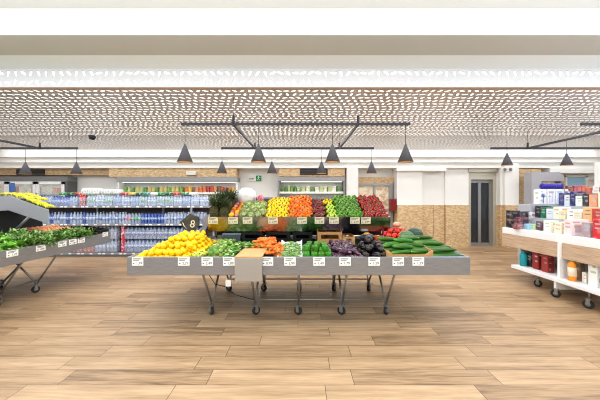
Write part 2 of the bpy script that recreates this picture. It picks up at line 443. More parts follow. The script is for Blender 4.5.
def multideck(name, label, x0, x1, yf, z0, z1, shelves, hdr):
    t = thing(name, label, 'fridge', ((x0+x1)/2, yf, 0)); w = (x1-x0)/2; dp = WY-yf-.02
    MB().box((-w, -.02, z1-hdr), (w, dp, z1), .01).build('canopy', FRAME, t)
    MB().box((-w, 0, 0), (w, dp, z0), .01).build('base', FRAME, t)
    for s in (-1, 1): MB().box((s*w-.03*(s+1), 0, z0), (s*w+.03*(1-s), dp, z1-hdr)).build('end_panel', FRW if name != 'drinks_fridge' else FRAME, t)
    MB().box((-w+.06, dp-.03, z0), (w-.06, dp, z1-hdr)).build('back_panel', FRI, t)
    for z in shelves:
        sh = MB().box((-w+.06, .06, z-.03), (w-.06, dp-.03, z)).build('shelf', FRI, t)
        MB().box((-w+.06, .045, z-.05), (w-.06, .06, z+.012)).build('price_rail', CARD, sh)
    MB().box((-w+.1, .10, z1-hdr-.012), (w-.1, .14, z1-hdr-.001)).build('light_tube', TUBE, t)
    return t
multideck('produce_fridge', 'long open wall fridge full of packed vegetables, behind the bottled water', -5.71, -1.95, 8.65, .5, 2.19, (.9, 1.32, 1.70), .16)
def shelf_row(kind, x0, x1, y, z, n, pick, label, cat, group, hs=(.16, .22)):
    w = (x1-x0)/n; pr = {}
    for i in range(n):
        c = pick(i)
        h = U(*hs)
        if c not in pr:
            me = bag_mesh(w*.9, .2, .2, c) if kind.endswith('bag') else carton_mesh(w*.86, .2, .2, c)
            o = link(kind, me); tag(o, label % CN[c], cat, (group % CN[c]) if '%s' in group else group); pr[c] = Proto(o)
        pr[c].put((x0+w*(i+.5), y+U(0, .03), z), (0, 0, U(-.1, .1)), (1, 1, h/.2))
gl = [1, 5, 0, 8, 0]; gr = [2, 3, 9, 6, 7, 2, 10, 3]
shelf_row('salad_bag', -5.6, -3.7, 8.82, 1.702, 15, lambda i: gl[(i*3+i//4) % 5], '%s bag of vegetables on the upper shelf of the long wall fridge', 'salad bag', '%s bags in the long wall fridge')
shelf_row('vegetable_carton', -3.65, -2.05, 8.82, 1.702, 14, lambda i: gr[(i*3+i//3) % 8], '%s carton on the upper shelf of the long wall fridge', 'carton', '%s cartons in the long wall fridge')
shelf_row('vegetable_tray', -5.6, -2.05, 8.82, 1.322, 26, lambda i: [4, 11, 0, 2, 4, 9, 11, 3][(i*5+i//3) % 8], '%s pack on the middle shelf of the long wall fridge', 'vegetable pack', '%s packs in the long wall fridge')

# drinks / dairy fridge
multideck('drinks_fridge', 'chilled fridge with green packs and white bottles, behind the peppers', -.70, 1.42, 8.65, .5, 2.19, (.9, 1.30, 1.72), .14)
shelf_row('herb_bag', -.6, .0, 8.84, 1.722, 6, lambda i: [1, 5, 8][i % 3], '%s bag on the upper shelf of the chilled drinks fridge', 'herb bag', '%s bags in the chilled drinks fridge')
shelf_row('herb_carton', .04, 1.3, 8.84, 1.722, 9, lambda i: [8, 11, 5, 11, 8, 4][i % 6], '%s carton on the upper shelf of the chilled drinks fridge', 'carton', '%s cartons in the chilled drinks fridge', (.14, .2))
bt = thing('milk_bottle', 'white bottle on the middle shelf of the chilled drinks fridge', 'bottle', group='white bottles in the chilled drinks fridge')
MB().lathe([(0, 0), (.048, 0), (.05, .02), (.05, .17), (.02, .22), (.02, .24), (0, .24)], 10).build('bottle_body', M('milk_white', (226, 230, 222), .35), bt)
MB().lathe([(0, .235), (.025, .235), (.025, .27), (0, .27)], 10).build('cap', M('cap_green', (70, 120, 90), .4), bt)
P = Proto(bt)
for i in range(16): P.put((-.56+i*.122, 8.80, 1.302))

# freezers with glass doors
fz = thing('glass_door_freezer', 'row of white framed glass-door freezers with a dark side panel, far left', 'freezer', (-8.4, 8.65, 0))
MB().box((-1.6, 0, 2.05), (1.14, .38, 2.2), .01).build('canopy', M('freezer_grey', (120, 120, 118), .4, .3), fz)
MB().box((1.06, .0, 0), (1.14, .38, 2.05)).build('side_panel', M('freezer_side', (92, 92, 92), .5), fz)
MB().box((-1.6, 0, 0), (1.06, .38, .4)).build('base', FRAME, fz)
MB().box((-1.6, .34, .4), (1.06, .38, 2.05)).build('back_panel', FRI, fz)
for z in (.9, 1.3, 1.68): MB().box((-1.6, .08, z-.02), (1.06, .34, z)).build('shelf', FRI, fz)
MB().box((-1.58, .09, 2.0), (1.04, .12, 2.03)).build('light_tube', TUBE, fz)
GL = M('door_glass', (225, 235, 238), .03, alpha=.18)
for i in range(3):
    a = -1.6+i*.888
    dr = MB().box((a, -.03, .42), (a+.09, .02, 2.04)).box((a+.79, -.03, .42), (a+.88, .02, 2.04)).box((a, -.03, 1.96), (a+.88, .02, 2.04)).box((a, -.03, .42), (a+.88, .02, .5)).build('door', FRW, fz)
    MB().box((a+.09, -.01, .5), (a+.79, -.004, 1.96)).build('door_pane', GL, dr)
    MB().tube([(a+.04, -.07, 1.1), (a+.04, -.07, 1.7)], .012, 6).box((a+.03, -.07, 1.12), (a+.05, -.03, 1.14)).box((a+.03, -.07, 1.66), (a+.05, -.03, 1.68)).build('handle', FRAME, dr)
st = MB().box((-.10, -.036, 1.72), (.08, -.031, 2.0)).build('door_sticker', M('sticker_blue', (80, 120, 190), .5), fz, (-.55, 0, 0))
shelf_row('frozen_carton', -9.9, -7.4, 8.86, 1.682, 18, lambda i: [9, 11, 4, 10, 2, 4, 11][(i*4+i//5) % 7], '%s carton behind the glass doors of the far left freezer', 'frozen carton', '%s cartons in the glass-door freezer')
shelf_row('frozen_bag', -9.9, -7.4, 8.86, 1.302, 16, lambda i: [10, 11, 7, 10, 4][(i*3) % 5], '%s bag on the lower shelf behind the glass doors of the far left freezer', 'frozen bag', '%s bags in the glass-door freezer')

# ------------------------------------------------------------------ bottled water gondola
GY = 7.2
gd = thing('water_shelf', 'long steel shop shelving packed with bottled water, behind the lemons', 'shelf unit', (-4.65, GY, 0))
GX = 2.3
MB().box((-GX, .42, 0), (GX, .46, 1.5)).build('back_panel', M('shelf_back', (92, 78, 74), .6), gd)
MB().box((-GX, .0, 0), (GX, .42, .10), .004).build('plinth', M('plinth_grey', (110, 110, 112), .5), gd)
SHELFM = M('shelf_steel', (178, 180, 184), .4, .4)
for z in (.854, 1.32):
    sh = MB().box((-GX, .0, z-.035), (GX, .42, z)).build('shelf', SHELFM, gd)
    rl = MB().box((-GX, -.014, z-.045), (GX, 0, z+.006)).build('price_rail', M('rail_grey', (150, 152, 160), .4), sh)
rl = MB().box((-GX, -.014, .06), (GX, 0, .105)).build('price_rail', M('rail_grey', (150, 152, 160), .4), gd)
x = -GX+.1; tg = MB()
k = 0
while x < GX-.1:
    for z in (.03+.052, .854-.02, 1.32-.02):
        if (k*7+int(z*10)) % 5 < 3: tg.box((x-.035, -.018, z-.018), (x+.035, -.0135, z+.018))
    x += .11; k += 1
o = tg.build('price_ticket_strip', CARD, gd); o['kind'] = 'stuff'
for x in (-GX+.02, -.9, .9, GX-.02): MB().box((x-.02, .38, 0), (x+.02, .43, 1.52)).build('upright', SHELFM, gd)

def bottle_proto(name, label, group, body, cap, labc, r=.038, h=.30):
    t = thing(name, label, 'bottle', group=group)
    MB().lathe([(0, 0), (r*.9, 0), (r, .015), (r*.94, h*.25), (r, h*.32), (r, h*.62), (r*.85, h*.76), (r*.36, h*.9), (r*.36, h*.955), (0, h*.955)], 12).build('bottle_body', body, t)
    MB().lathe([(0, h*.95), (r*.42, h*.95), (r*.42, h), (0, h)], 10).build('cap', cap, t)
    MB().lathe([(r*1.01, h*.34), (r*1.03, h*.34), (r*1.03, h*.58), (r*1.01, h*.58)], 12).build('wrap_label', labc, t)
    return Proto(t)
def plastic(n, c, a=.62): return M(n, c, .16, 0, var=.08, trans=0.0, alpha=a, coat=.3)
CLEAR = plastic('clear_plastic', (206, 220, 240)); BLUEP = plastic('blue_plastic', (180, 198, 228)); DEEPB = plastic('deep_blue_plastic', (84, 114, 190), .8)
CAPB = M('cap_blue', (40, 66, 140), .4); CAPW = M('cap_white', (230, 232, 236), .4); CAPG = M('cap_teal', (30, 140, 90), .4)
LB = M('label_blue', (120, 146, 208), .4, noise=(60, (220, 228, 244), .5, .6)); LW = M('label_pale', (212, 220, 240), .4, noise=(60, (130, 150, 210), .52, .6)); LG = M('label_green', (70, 160, 100), .4, noise=(60, (226, 240, 228), .5, .6)); LP = M('label_pink', (200, 60, 120), .4, noise=(50, (240, 220, 230), .5, .6))
GB = 'bottles of water on the steel shelving'
mid = 'on the middle shelf of the water shelving'; top = 'on the top shelf of the water shelving'
B_mid = [bottle_proto('water_bottle', 'clear blue water bottle with dark blue cap '+mid, GB+' with blue caps', BLUEP, CAPB, LW),
         bottle_proto('water_bottle', 'pale clear water bottle with white cap '+mid, GB+' with white caps', CLEAR, CAPW, LB),
         bottle_proto('water_bottle', 'deep blue water bottle '+mid, GB+', deep blue', DEEPB, CAPB, LB),
         bottle_proto('water_bottle', 'water bottle with a pink label '+mid, GB+', pink labels', CLEAR, CAPB, LP),
         bottle_proto('water_bottle', 'water bottle with a green label '+mid, GB+', green labels', BLUEP, CAPG, LG)]
def pxg(px): return (px-300)*7.24/F
for row in range(2):
    x = -6.92; i = 0
    while x < -2.42:
        px = 300+x*F/7.24
        if 124 <= px < 131: p = B_mid[3]
        elif 131 <= px < 142: p = B_mid[4]
        elif 142 <= px < 163: p = B_mid[2]
        else: p = B_mid[[0, 0, 1, 0, 1, 2][(i*7//3) % 6] if px < 110 else [1, 0, 1][i % 3]]
        p.put((x, GY+.06+row*.1+U(-.006, .006), .855), (0, 0, U(0, 6)), (1, 1, .93 if 124 <= px < 163 else U(.98, 1.04)))
        x += .085; i += 1

# shrink-wrapped packs
def pack_proto(name, label, group, body, cap, labc, n=3, r=.042, h=.30, depth=2):
    t = thing(name, label, 'water pack', group=group)
    m = MB()
    b = MB(); b.lathe([(0, 0), (r*.9, 0), (r, .015), (r, h*.62), (r*.85, h*.78), (r*.36, h*.9), (r*.36, h*.955), (0, h*.955)], 10)
    b.mi = 1; b.lathe([(0, h*.94), (r*.46, h*.94), (r*.46, h), (0, h)], 8)
    b.mi = 2; b.lathe([(r*1.01, h*.3), (r*1.03, h*.3), (r*1.03, h*.58), (r*1.01, h*.58)], 10)
    me = b.mesh('bottle', [body, cap, labc])
    for i in range(n):
        for j in range(depth): link('bottle', me, t, ((i-(n-1)/2)*2*r, (j+.5)*2*r, 0))
    w = n*r+.004
    MB().box((-w, -.006, .004), (w, depth*2*r+.004, h*.74), .02).build('shrink_wrap', M('shrink_film', (225, 232, 246), .12, alpha=.28, coat=.5), t)
    return Proto(t)
GP = 'shrink-wrapped packs on the steel shelving'
T1 = pack_proto('water_pack', 'blue shrink-wrapped pack of small bottles '+top, GP+', blue', DEEPB, CAPB, LB, 3, .036, .27)
T2 = pack_proto('water_pack', 'clear shrink-wrapped pack of bottles '+top, GP+', clear', CLEAR, CAPW, LW, 3, .036, .28)
T3 = pack_proto('water_pack', 'shrink-wrapped pack of bottles with green labels '+top, GP+', green labels', CLEAR, CAPG, LG, 3, .036, .28)
T4 = pack_proto('water_pack', 'shrink-wrapped pack of bottles with blue labels '+top, GP+', blue labels', BLUEP, CAPB, LB, 3, .036, .28)
RB = M('red_can', (200, 40, 50), .3, noise=(40, (240, 230, 230), .56, .62))
T5 = pack_proto('drink_pack', 'red shrink-wrapped drinks pack among the blue ones '+top, '', RB, RB, RB, 2, .04, .30)

x = -6.86; i = 0
red_done = False
while x < -2.42:
    px = 300+x*F/7.24
    if 79 <= px < 87 and not red_done: p = T5; red_done = True
    elif px < 79: p = [T1, T4, T1][i % 3]
    elif px < 112: p = [T3, T2][i % 2]
    elif px < 135: p = [T2, T4][i % 2]
    elif px < 172: p = [T3, T2, T3][i % 3]
    else: p = [T2, T2, T4][i % 3]
    p.put((x, GY+.06, 1.321), (0, 0, U(-.04, .04)), (1, 1, U(.96, 1.03)))
    x += .228; i += 1
# things lying on top of the top row
WB = M('white_film', (226, 228, 226), .35, var=.06, noise=(20, (168, 172, 172), .5, .64))
wp = MB().box((-.15, -.1, 0), (.15, .1, .16), .045).build('wrapped_bundle', WB)
tag(wp, 'white film-wrapped bundle lying on the packs at the top of the water shelving', 'wrapped bundle', 'white bundles on top of the water shelving')
wp = Proto(wp)
for i, px in enumerate((84, 93, 104, 114)): wp.put((pxg(px), GY+.18, 1.604+.004*i), (0, 0, U(-.15, .15)), (.85, 1, U(.85, 1.15)))
tops = [('green', (60, 140, 80)), ('dark green', (40, 100, 60)), ('red', (190, 60, 50)), ('yellow', (220, 180, 60)), ('teal', (60, 140, 140)), ('white', (226, 226, 226))]
tp = {}
for n, c in tops:
    o = MB().box((-.10, -.08, 0), (.10, .08, .07), .02).build('snack_pack', M('top_'+n.replace(' ', '_'), c, .4, noise=(30, (230, 230, 220), .58, .62)))
    tag(o, n+' flat pack laid over the top row of bottles on the water shelving', 'flat pack', n+' packs over the top row of bottles'); tp[n] = Proto(o)
for i, px in enumerate((61, 69, 77, 124, 131, 138, 146, 153, 160, 168, 176, 184, 192)):
    n = ['green', 'dark green', 'red', 'red', 'yellow', 'dark green', 'teal', 'white', 'green', 'dark green', 'red', 'green', 'white'][i]
    tp[n].put((pxg(px), GY+.16, 1.604), (0, 0, U(-.2, .2)))
# lower shelf: big packs in two tiers
LBIG = M('label_big_blue', (84, 118, 206), .35, noise=(11, (236, 240, 248), .46, .52)); LBW = M('label_big_white', (222, 228, 242), .35, noise=(16, (74, 104, 190), .5, .6))
low = 'on the bottom shelf of the water shelving'
D1 = pack_proto('water_pack', 'blue and white pack of large bottles '+low, GP+', large blue', BLUEP, CAPB, LBIG, 3, .048, .33)
D2 = pack_proto('water_pack', 'pale clear pack of large bottles '+low, GP+', large clear', CLEAR, CAPW, LBW, 3, .048, .33)
OR = M('orange_pack', (214, 104, 74), .4, noise=(30, (240, 200, 180), .56, .62))
D3 = pack_proto('drink_pack', 'orange red pack of drinks '+low, GP+', orange red', OR, CAPW, OR, 3, .048, .33)
for tier in range(2):
    x = -6.76; i = 0
    while x < -2.5:
        px = 300+x*F/7.24
        if 120.5 < px < 126: x += .12; continue
        p = D3 if (76 < px < 88 and not tier) or (px < 60 and tier) else (D2 if px < 121 else D1)
        p.put((x, GY+.06, .106+tier*.336), (0, 0, U(-.03, .03))); x += .302; i += 1
rp = MB().box((-.03, 0, .106), (.03, .2, .78), .004).build('red_divider', M('divider_red', (206, 70, 84), .4, noise=(14, (240, 226, 230), .52, .58)))
rp.location = (pxg(123), GY+.01, 0); tag(rp, 'tall red card standing between packs on the bottom shelf of the water shelving', 'display card')
# ------------------------------------------------------------------ produce stands
def caster(t, x, y, swing=0.4, r=.05, zt=.15):
    zp = 2*r+.022
    f = MB().box((-.03, -.03, zp-.012), (.03, .03, zp)).box((-.028, -.012, r-.012), (-.020, .03, zp-.01)).box((.020, -.012, r-.012), (.028, .03, zp-.01)).tube([(0, 0, zp), (0, 0, zt)], .014, 8).lathe([(0, -.036), (.009, -.036), (.009, .036), (0, .036)], 8, (0, .012, r), 'X').build('caster', STEELD, t, (x, y, 0), (0, 0, swing))
    w = MB(); w.lathe([(0, -.012), (r*.72, -.014), (r*.95, -.016), (r, -.010), (r, .010), (r*.95, .016), (r*.72, .014), (0, .012)], 18, (0, .012, r), 'X')
    w.build('wheel', RUBBER, f)
    MB().lathe([(0, -.0175), (r*.5, -.0165), (r*.5, .0165), (0, .0175)], 12, (0, .012, r), 'X').build('hub', STEEL, f)

def price_card(t, x, y, z, w, h, price, mat=CARD, rx=0.0):
    c = MB().box((-w/2, -.003, -h/2), (w/2, .003, h/2), .001).build('price_card', mat, t, (x, y, z), (rx, 0, U(-.03, .03)))
    MB().box((-w*.40, -.0045, h*.26), (w*.30, -.0028, h*.36)).box((-w*.40, -.0045, h*.10), (w*.12, -.0028, h*.18)).box((-w*.4, -.0045, -h*.30), (-w*.28, -.0028, -h*.16)).build('fine_print', PRINT, c)
    link('price_print', text_mesh(price, h*.42, INK), c, (w*.14, -.0035, -h*.22), (PI/2, 0, 0))
    return c

BEDM = M('display_bed', (40, 52, 34), .8)
TH = .21
def stand_base(t, L, D, zt, leg_xs, y1, y2, bed):
    """front at y=0, going back to y=D; x in -L..L"""
    MB().box((-L, 0, zt-TH), (L, .03, zt), .004).build('front_fascia', STEEL, t)
    MB().box((-L, D-.03, zt-TH), (L, D, zt), .004).build('rear_fascia', STEEL, t)
    for s in (-1, 1): MB().box((s*L-.015*(1+s), .03, zt-TH), (s*L+.015*(1-s), D-.03, zt), .004).build('end_fascia', STEEL, t)
    MB().prism(bed, -L+.03, L-.03, 'X').build('display_bed', BEDM, t)
    for x in leg_xs:
        for yw, ya, yb in ((y1, .02, y1+.5), (y2, y2-.5, D-.02)):
            MB().tube([(x, yw, .145), (x, ya+.02, zt-TH+.02)], .014, 8).build('leg', STEELD, t)
            MB().tube([(x, yw, .145), (x, yb, zt-TH+.02)], .014, 8).build('leg', STEELD, t)
            MB().lathe([(0, .13), (.022, .13), (.022, .20), (0, .20)], 10, (x, yw, 0)).build('socket', FRAME, t)
            caster(t, x, yw, random.choice((-1, 1))*U(.5, 1.15), .054)
    for yw in (y1, y2):
        MB().tube([(leg_xs[0], yw, .20), (leg_xs[-1], yw, .20)], .011, 8).build('axle_bar', STEELD, t)
        MB().box((leg_xs[0], (y1+y2)/2-.02 if False else yw-.015, zt-TH-.03), (leg_xs[-1], yw+.015, zt-TH+.0)).build('under_rail', STEELD, t)

YF = 3.2; ZT = .83
ms = thing('produce_stand', 'wide steel produce stand on castors, in the middle under the pile of peppers', 'produce stand', (-.015, YF, 0))
BZ0, BK = .765, .06                                         # lower bed height at the front, rise per metre
def bedz(y): return BZ0 + BK*(y-YF)
legx = [-1.128, -.564, 0, .564, 1.128]
stand_base(ms, 1.985, 1.75, ZT, legx, .39, 1.30, [(.03, .66), (1.70, .66), (1.70, bedz(YF+1.3)), (1.3, bedz(YF+1.3)), (.03, BZ0)])
# upper tier: local x -1.36..1.36, fascia at y=.9
UY, UZ, UX = .92, 1.235, 1.365
up = MB().prism([(UY, UZ), (UY+.03, UZ), (UY+.065, UZ-.22), (UY+.035, UZ-.22)], -UX, UX, 'X').build('upper_fascia', MIRROR, ms)
for s in (-1, 1): MB().prism([(UY+.03, UZ), (UY+.045, UZ-.22), (1.66, 1.30), (1.66, 1.52)], s*UX-.012*(1+s), s*UX+.012*(1-s), 'X').build('upper_end_panel', FRAME, ms)
UB0, UBK = 1.175, .50
MB().prism([(UY+.05, UB0-.03), (UY+.05, UB0), (1.62, UB0+UBK*(1.62-UY-.05)), (1.62, UB0+UBK*(1.62-UY-.05)-.03)], -UX+.025, UX-.025, 'X').build('upper_bed', BEDM, ms)
def ubed(y): return UB0 + UBK*(y-YF-UY-.05)
MB().box((-UX, 1.62, 1.2), (UX, 1.66, 1.53)).build('upper_back_panel', FRAME, ms)
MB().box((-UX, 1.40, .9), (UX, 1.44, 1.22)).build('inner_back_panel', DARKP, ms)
for x in (-1.3, -.45, .42, 1.3): MB().tube([(x, UY+.25, .9), (x, UY+.08, 1.10)], .014, 8).build('upper_support', STEEL, ms)
# cards: 11 low, 9 high
lows = [138, 184, 207.5, 229, 267.5, 290, 319, 345, 374, 398, 418]; lp = ['1,99', '2,29', '2,49', '1,89', '0,99', '2,99', '1,49', '1,79', '1,59', '0,89', '1,29']
for px, p in zip(lows, lp): price_card(ms, (px-300)*3.2/F+.015, -.006, 1.5-(261.3-199)*3.2/F, .132, .098, p)
ups = [213, 233, 247.5, 273, 302, 319.5, 334, 355, 366]; upp = ['2,50', '1,99', '1,20', '2,99', '2,99', '3,49', '2,79', '2,49', '2,99']
for px, p in zip(ups, upp): price_card(ms, (px-300)*4.12/F+.015, UY+.0035, 1.5-(220.6-199)*4.12/F, .142, .096, p, CREAM, R(9))
MB().tube([(-1.05, .02, .63), (-.98, .05, .5), (-.86, .08, .46), (-.76, .1, .36), (-.62, .3, .24), (-.56, .36, .2)], .005, 6).build('power_cable', BLACK, ms)
MB().box((-.86, .06, .47), (-.80, .063, .55)).build('hang_tag', CARD, ms)

# board and grey bin at the front edge
bb = thing('bag_bin', 'grey metal bin with a pale wooden top, hung on the front edge below the carrots', 'bag bin', (-.585, 3.15, 0))
MB().box((-.155, -.02, .565), (.155, .045, .828), .006).build('bin_body', M('bin_steel', (186, 183, 178), .4, .7), bb)
MB().box((-.155, -.02, .832), (.155, .50, .85), .004).build('wooden_top', BOARD, bb)
MB().box((-.14, .10, .80), (.14, .46, .832)).build('bin_rear', FRAME, bb)

# ------------------------------------------------------------------ fruit and vegetable shapes
STEM = M('stem_green', (74, 112, 42), .5, var=.15)
STEMW = M('stem_pale', (150, 170, 90), .5)
def pepper_mesh(name, mat, r=.045, h=.095, lobes=4, ph=0):
    m = MB(); prof = []
    for i in range(11):
        t = i/10; a = t*PI
        rr = r*(math.sin(a)**.62 if 0 < t < 1 else 0)*(1.04-.18*(1-t))
        z = -math.cos(a)*h/2
        if t > .78: z -= (t-.78)*.14*(h/.095)
        prof.append((rr, z))
    prof[0] = (0, -h/2+.012); prof[-1] = (0, h/2-.032)
    m.lathe(prof, 16, lob=lambda t, z: 1+.10*math.cos(lobes*t+ph))
    return m.mesh(name, mat)
stem_me = MB().tube([(0, 0, .010), (.002, .001, .03), (.010, .004, .054)], [.013, .006, .008], 7).mesh('stem', STEM)
def pepper(mat, label, group, r=.045, h=.095, lob=4):
    o = link('bell_pepper', pepper_mesh('pepper', mat, r, h, lob)); tag(o, label, 'bell pepper', group)
    link('stem', stem_me, o); return Proto(o)
PY = M('pepper_yellow', (250, 200, 6), .22, var=.06, hue=.008, coat=.12)
PO = M('pepper_orange', (244, 108, 8), .22, var=.08, hue=.012, coat=.12)
PD = M('pepper_dark_red', (116, 12, 32), .22, var=.12, hue=.012, coat=.12)
PL = M('pepper_lime', (178, 200, 58), .25, var=.06, hue=.015, coat=.3)
PG = M('pepper_green', (82, 128, 16), .25, var=.32, hue=.015, coat=.3)
PR = M('pepper_red', (154, 14, 24), .22, var=.14, hue=.01, coat=.12)

def pile(protos, xr, y0, y1, d, zf, rise=0.5, jit=.18, skip=0.0, orient=None, dz=None, x_at=None, dy=None, mound=None, scl=(.92, 1.06)):
    """staggered rows of single items over a sloping bed; xr(y) gives the two sides"""
    y = y0; row = 0; n = 0; st = (dy or d*.86)
    while y <= y1:
        a, b = xr(y); x = a + d*(.5 if row % 2 == 0 else .95)
        while x <= b - d*.42:
            if random.random() >= skip:
                xx, yy = x+U(-jit, jit)*d*.5, y+U(-jit, jit)*d*.5
                z = zf(yy) + (dz if dz is not None else d*.5) + (mound(xx, yy) if mound else 0)
                p = protos[random.randrange(len(protos))] if isinstance(protos, list) else protos
                p.put((xx, yy, z), orient() if orient else (U(0, 6), U(0, 6), U(0, 6)), U(*scl)); n += 1
            x += d
        y += st; row += 1
    return n
def conv(x0, x1, y0=4.15, k=.35):
    """sides that lean a little towards the middle further back"""
    return lambda y: (x0, x1)
def por(): return (R(62)+U(-.55, .45), U(-.4, .4), U(-.5, .5))       # stem end towards the shopper
uy0, uy1 = YF+UY+.085, YF+UY+.69
def px2(px): return (px-300)*.0151
UPR = 'on the upper tier'
pp = dict(orient=por, dz=.040, jit=.3)
pile(pepper(PY, 'yellow bell pepper between artichokes and orange peppers '+UPR, 'yellow bell peppers'), conv(px2(264.5), px2(289)), uy0, uy1-.04, .084, ubed, **pp)
pile(pepper(PO, 'orange bell pepper '+UPR, 'orange bell peppers'), conv(px2(288.5), px2(315)), uy0, uy1+.02, .084, ubed, **pp)
pile(pepper(PD, 'dark crimson bell pepper beside the orange ones '+UPR, 'dark crimson bell peppers'), conv(px2(314), px2(327)), uy0, uy1-.12, .076, ubed, **pp)
pile(pepper(PL, 'pale lime bell pepper in the narrow pile left of the green ones, upper tier', 'pale lime bell peppers'), conv(px2(327), px2(337)), uy0, uy1-.26, .076, ubed, **pp)
pile(pepper(PY, 'small yellow pepper behind the pale lime peppers on the upper tier', 'small yellow bell peppers', .036, .08), conv(px2(325), px2(337.5)), uy1-.20, uy1-.10, .07, ubed, **pp)
pile(pepper(PG, 'green bell pepper '+UPR, 'green bell peppers'), conv(px2(337), px2(365)), uy0, uy1-.02, .074, ubed, **pp)
pile(pepper(PR, 'bright red bell pepper at the right-hand end of the upper tier', 'red bell peppers', .043, .09), conv(px2(364.5), px2(390)), uy0, uy1+.02, .077, ubed, **pp)
# a few more laid over the top
# artichokes
def artichoke():
    m = MB(); m.lathe([(0, -.05), (.03, -.047), (.052, -.02), (.056, .005), (.046, .03), (.024, .05), (0, .055)], 12)
    for ring, (z, rr, n, tilt) in enumerate(((-.03, .046, 8, .25), (-.005, .054, 8, .55), (.022, .046, 7, .9), (.042, .026, 5, 1.4))):
        for k in range(n):
            a = (k+.5*(ring % 2))/n*2*PI; d = Vector((math.cos(a), math.sin(a), tilt*1.2))
            m.leaf((math.cos(a)*rr*.94, math.sin(a)*rr*.94, z-.012), d*1.0, Vector((math.cos(a), math.sin(a), 0)), .042, .042, .55)
    return m.mesh('artichoke', M('artichoke_green', (168, 182, 116), .55, var=.16, hue=.012, noise=(40, (206, 214, 164), .45, .65)))
ao = link('artichoke', artichoke()); tag(ao, 'pale green artichoke beside the yellow peppers on the upper tier', 'artichoke', 'artichokes')
MB().tube([(0, 0, -.045), (.004, 0, -.075)], .011, 8).build('stem', STEMW, ao)
pile(Proto(ao), conv(px2(239), px2(264.5)), uy0+.02, uy0+.36, .112, ubed, dz=.055, orient=lambda: (R(70)+U(-.5, .5), U(-.4, .4), U(-.4, .4)), jit=.25)
# pineapples
pm = MB()
prof = [(0, 0), (.05, .004), (.066, .05), (.07, .11), (.062, .17), (.04, .205), (0, .21)]
pm.lathe(prof, 16)
sc_ = M('pineapple_skin', (84, 78, 44), .7, var=.15, noise=(60, (56, 62, 34), .45, .6), bump=(70, .9))
for iz in range(7):
    z = .022+iz*.026; rr = [.055, .063, .067, .069, .066, .060, .05][iz]
    for k in range(10):
        a = (k+.5*(iz % 2))/10*2*PI
        pm.lathe([(0, -.012), (.011, -.005), (.011, .004), (0, .010)], 5, (math.cos(a)*rr, math.sin(a)*rr, z))
pf = pm.mesh('pineapple', sc_)
cm = MB()
for k in range(46):
    a = k*2.399; e = .25+1.25*(k/46); L = .10+.09*(k/46)
    d = Vector((math.cos(a)*math.cos(e), math.sin(a)*math.cos(e), math.sin(e)))
    cm.leaf((math.cos(a)*.022, math.sin(a)*.022, .20+.02*k/46), d, Vector((0, 0, 1)) if e < 1.4 else Vector((1, 0, 0)), L, .024, .5)
pc = cm.mesh('crown', M('pineapple_leaf', (66, 84, 52), .5, var=.2, hue=.01, noise=(30, (120, 124, 84), .55, .7)))
po = link('pineapple', None); tag(po, 'pineapple standing at the left end of the upper tier', 'pineapple', 'pineapples')
link('fruit', pf, po); link('crown', pc, po); P = Proto(po)
for x, y in ((-1.30, 4.24), (-1.16, 4.23), (-1.29, 4.40), (-1.15, 4.41), (-1.27, 4.57), (-1.12, 4.59)): P.put((x, y, ubed(y)-.02+(.0 if y < 4.5 else -.06)), (U(-.08, .08), U(-.08, .08), U(0, 6)), U(.93, 1.0))
# mixed citrus and stone fruit
def round_fruit(name, mat, label, group, r, squash=.94, stem=True):
    m = MB(); m.lathe([(0 if i in (0, 10) else r*math.sin(i/10*PI), -r*squash*math.cos(i/10*PI)*(1 if i < 10 else .9)) for i in range(11)], 14)
    o = link(name, m.mesh(name, mat)); tag(o, label, name.replace('_', ' '), group)
    if stem: MB().lathe([(0, 0), (.005, 0), (.004, .008), (0, .008)], 6, (0, 0, r*squash*.9)).build('stem_end', STEM, o)
    return Proto(o)
ORG = round_fruit('orange', M('orange_peel', (246, 132, 24), .4, var=.06, bump=(120, .25)), 'orange in the mixed heap beside the pineapples', 'oranges by the pineapples', .042)
YEL = round_fruit('grapefruit', M('yellow_peel', (250, 186, 40), .4, var=.06, bump=(120, .25)), 'yellow grapefruit in the mixed heap beside the pineapples', 'grapefruit by the pineapples', .046)
PIN = round_fruit('nectarine', M('nectarine_skin', (204, 92, 96), .4, var=.1, noise=(18, (240, 190, 170), .45, .65)), 'pink nectarine in the mixed heap beside the pineapples', 'nectarines by the pineapples', .038)
fx = [(-1.05, 4.24, 1), (-.965, 4.23, 2), (-1.06, 4.32, 2), (-.975, 4.31, 1), (-1.05, 4.40, 0), (-.965, 4.39, 0), (-1.04, 4.48, 2), (-.95, 4.47, 0), (-1.03, 4.56, 2), (-.95, 4.55, 0)]
for i, (x, y, k) in enumerate(fx):
    [ORG, YEL, PIN][k].put((x, y, ubed(y)+.042), (U(-.5, .5), U(-.5, .5), U(0, 6)))
# white bag and red net behind the artichokes
bg = MB(); bg.lathe([(0, 0), (.10, .0), (.15, .06), (.165, .14), (.14, .22), (.08, .27), (0, .28)], 20, lob=lambda t, z: 1+.07*math.sin(3*t+z*30)+.04*math.sin(7*t))
o = bg.build('plastic_bag', M('bag_white', (240, 238, 236), .35, noise=(12, (224, 206, 206), .5, .7), alpha=.9)); o.location = (-.90, 4.68, ubed(4.68)-.02)
tag(o, 'bulging white plastic bag behind the oranges and artichokes', 'plastic bag')
nt = MB().lathe([(0, 0), (.05, 0), (.06, .04), (.06, .12), (.035, .17), (0, .18)], 12).build('red_net', M('net_red', (166, 60, 84), .5, noise=(60, (220, 150, 160), .5, .6)))
nt.location = (-.66, 4.62, ubed(4.62)-.01); tag(nt, 'small red bag behind the artichokes on the upper tier', 'bag')

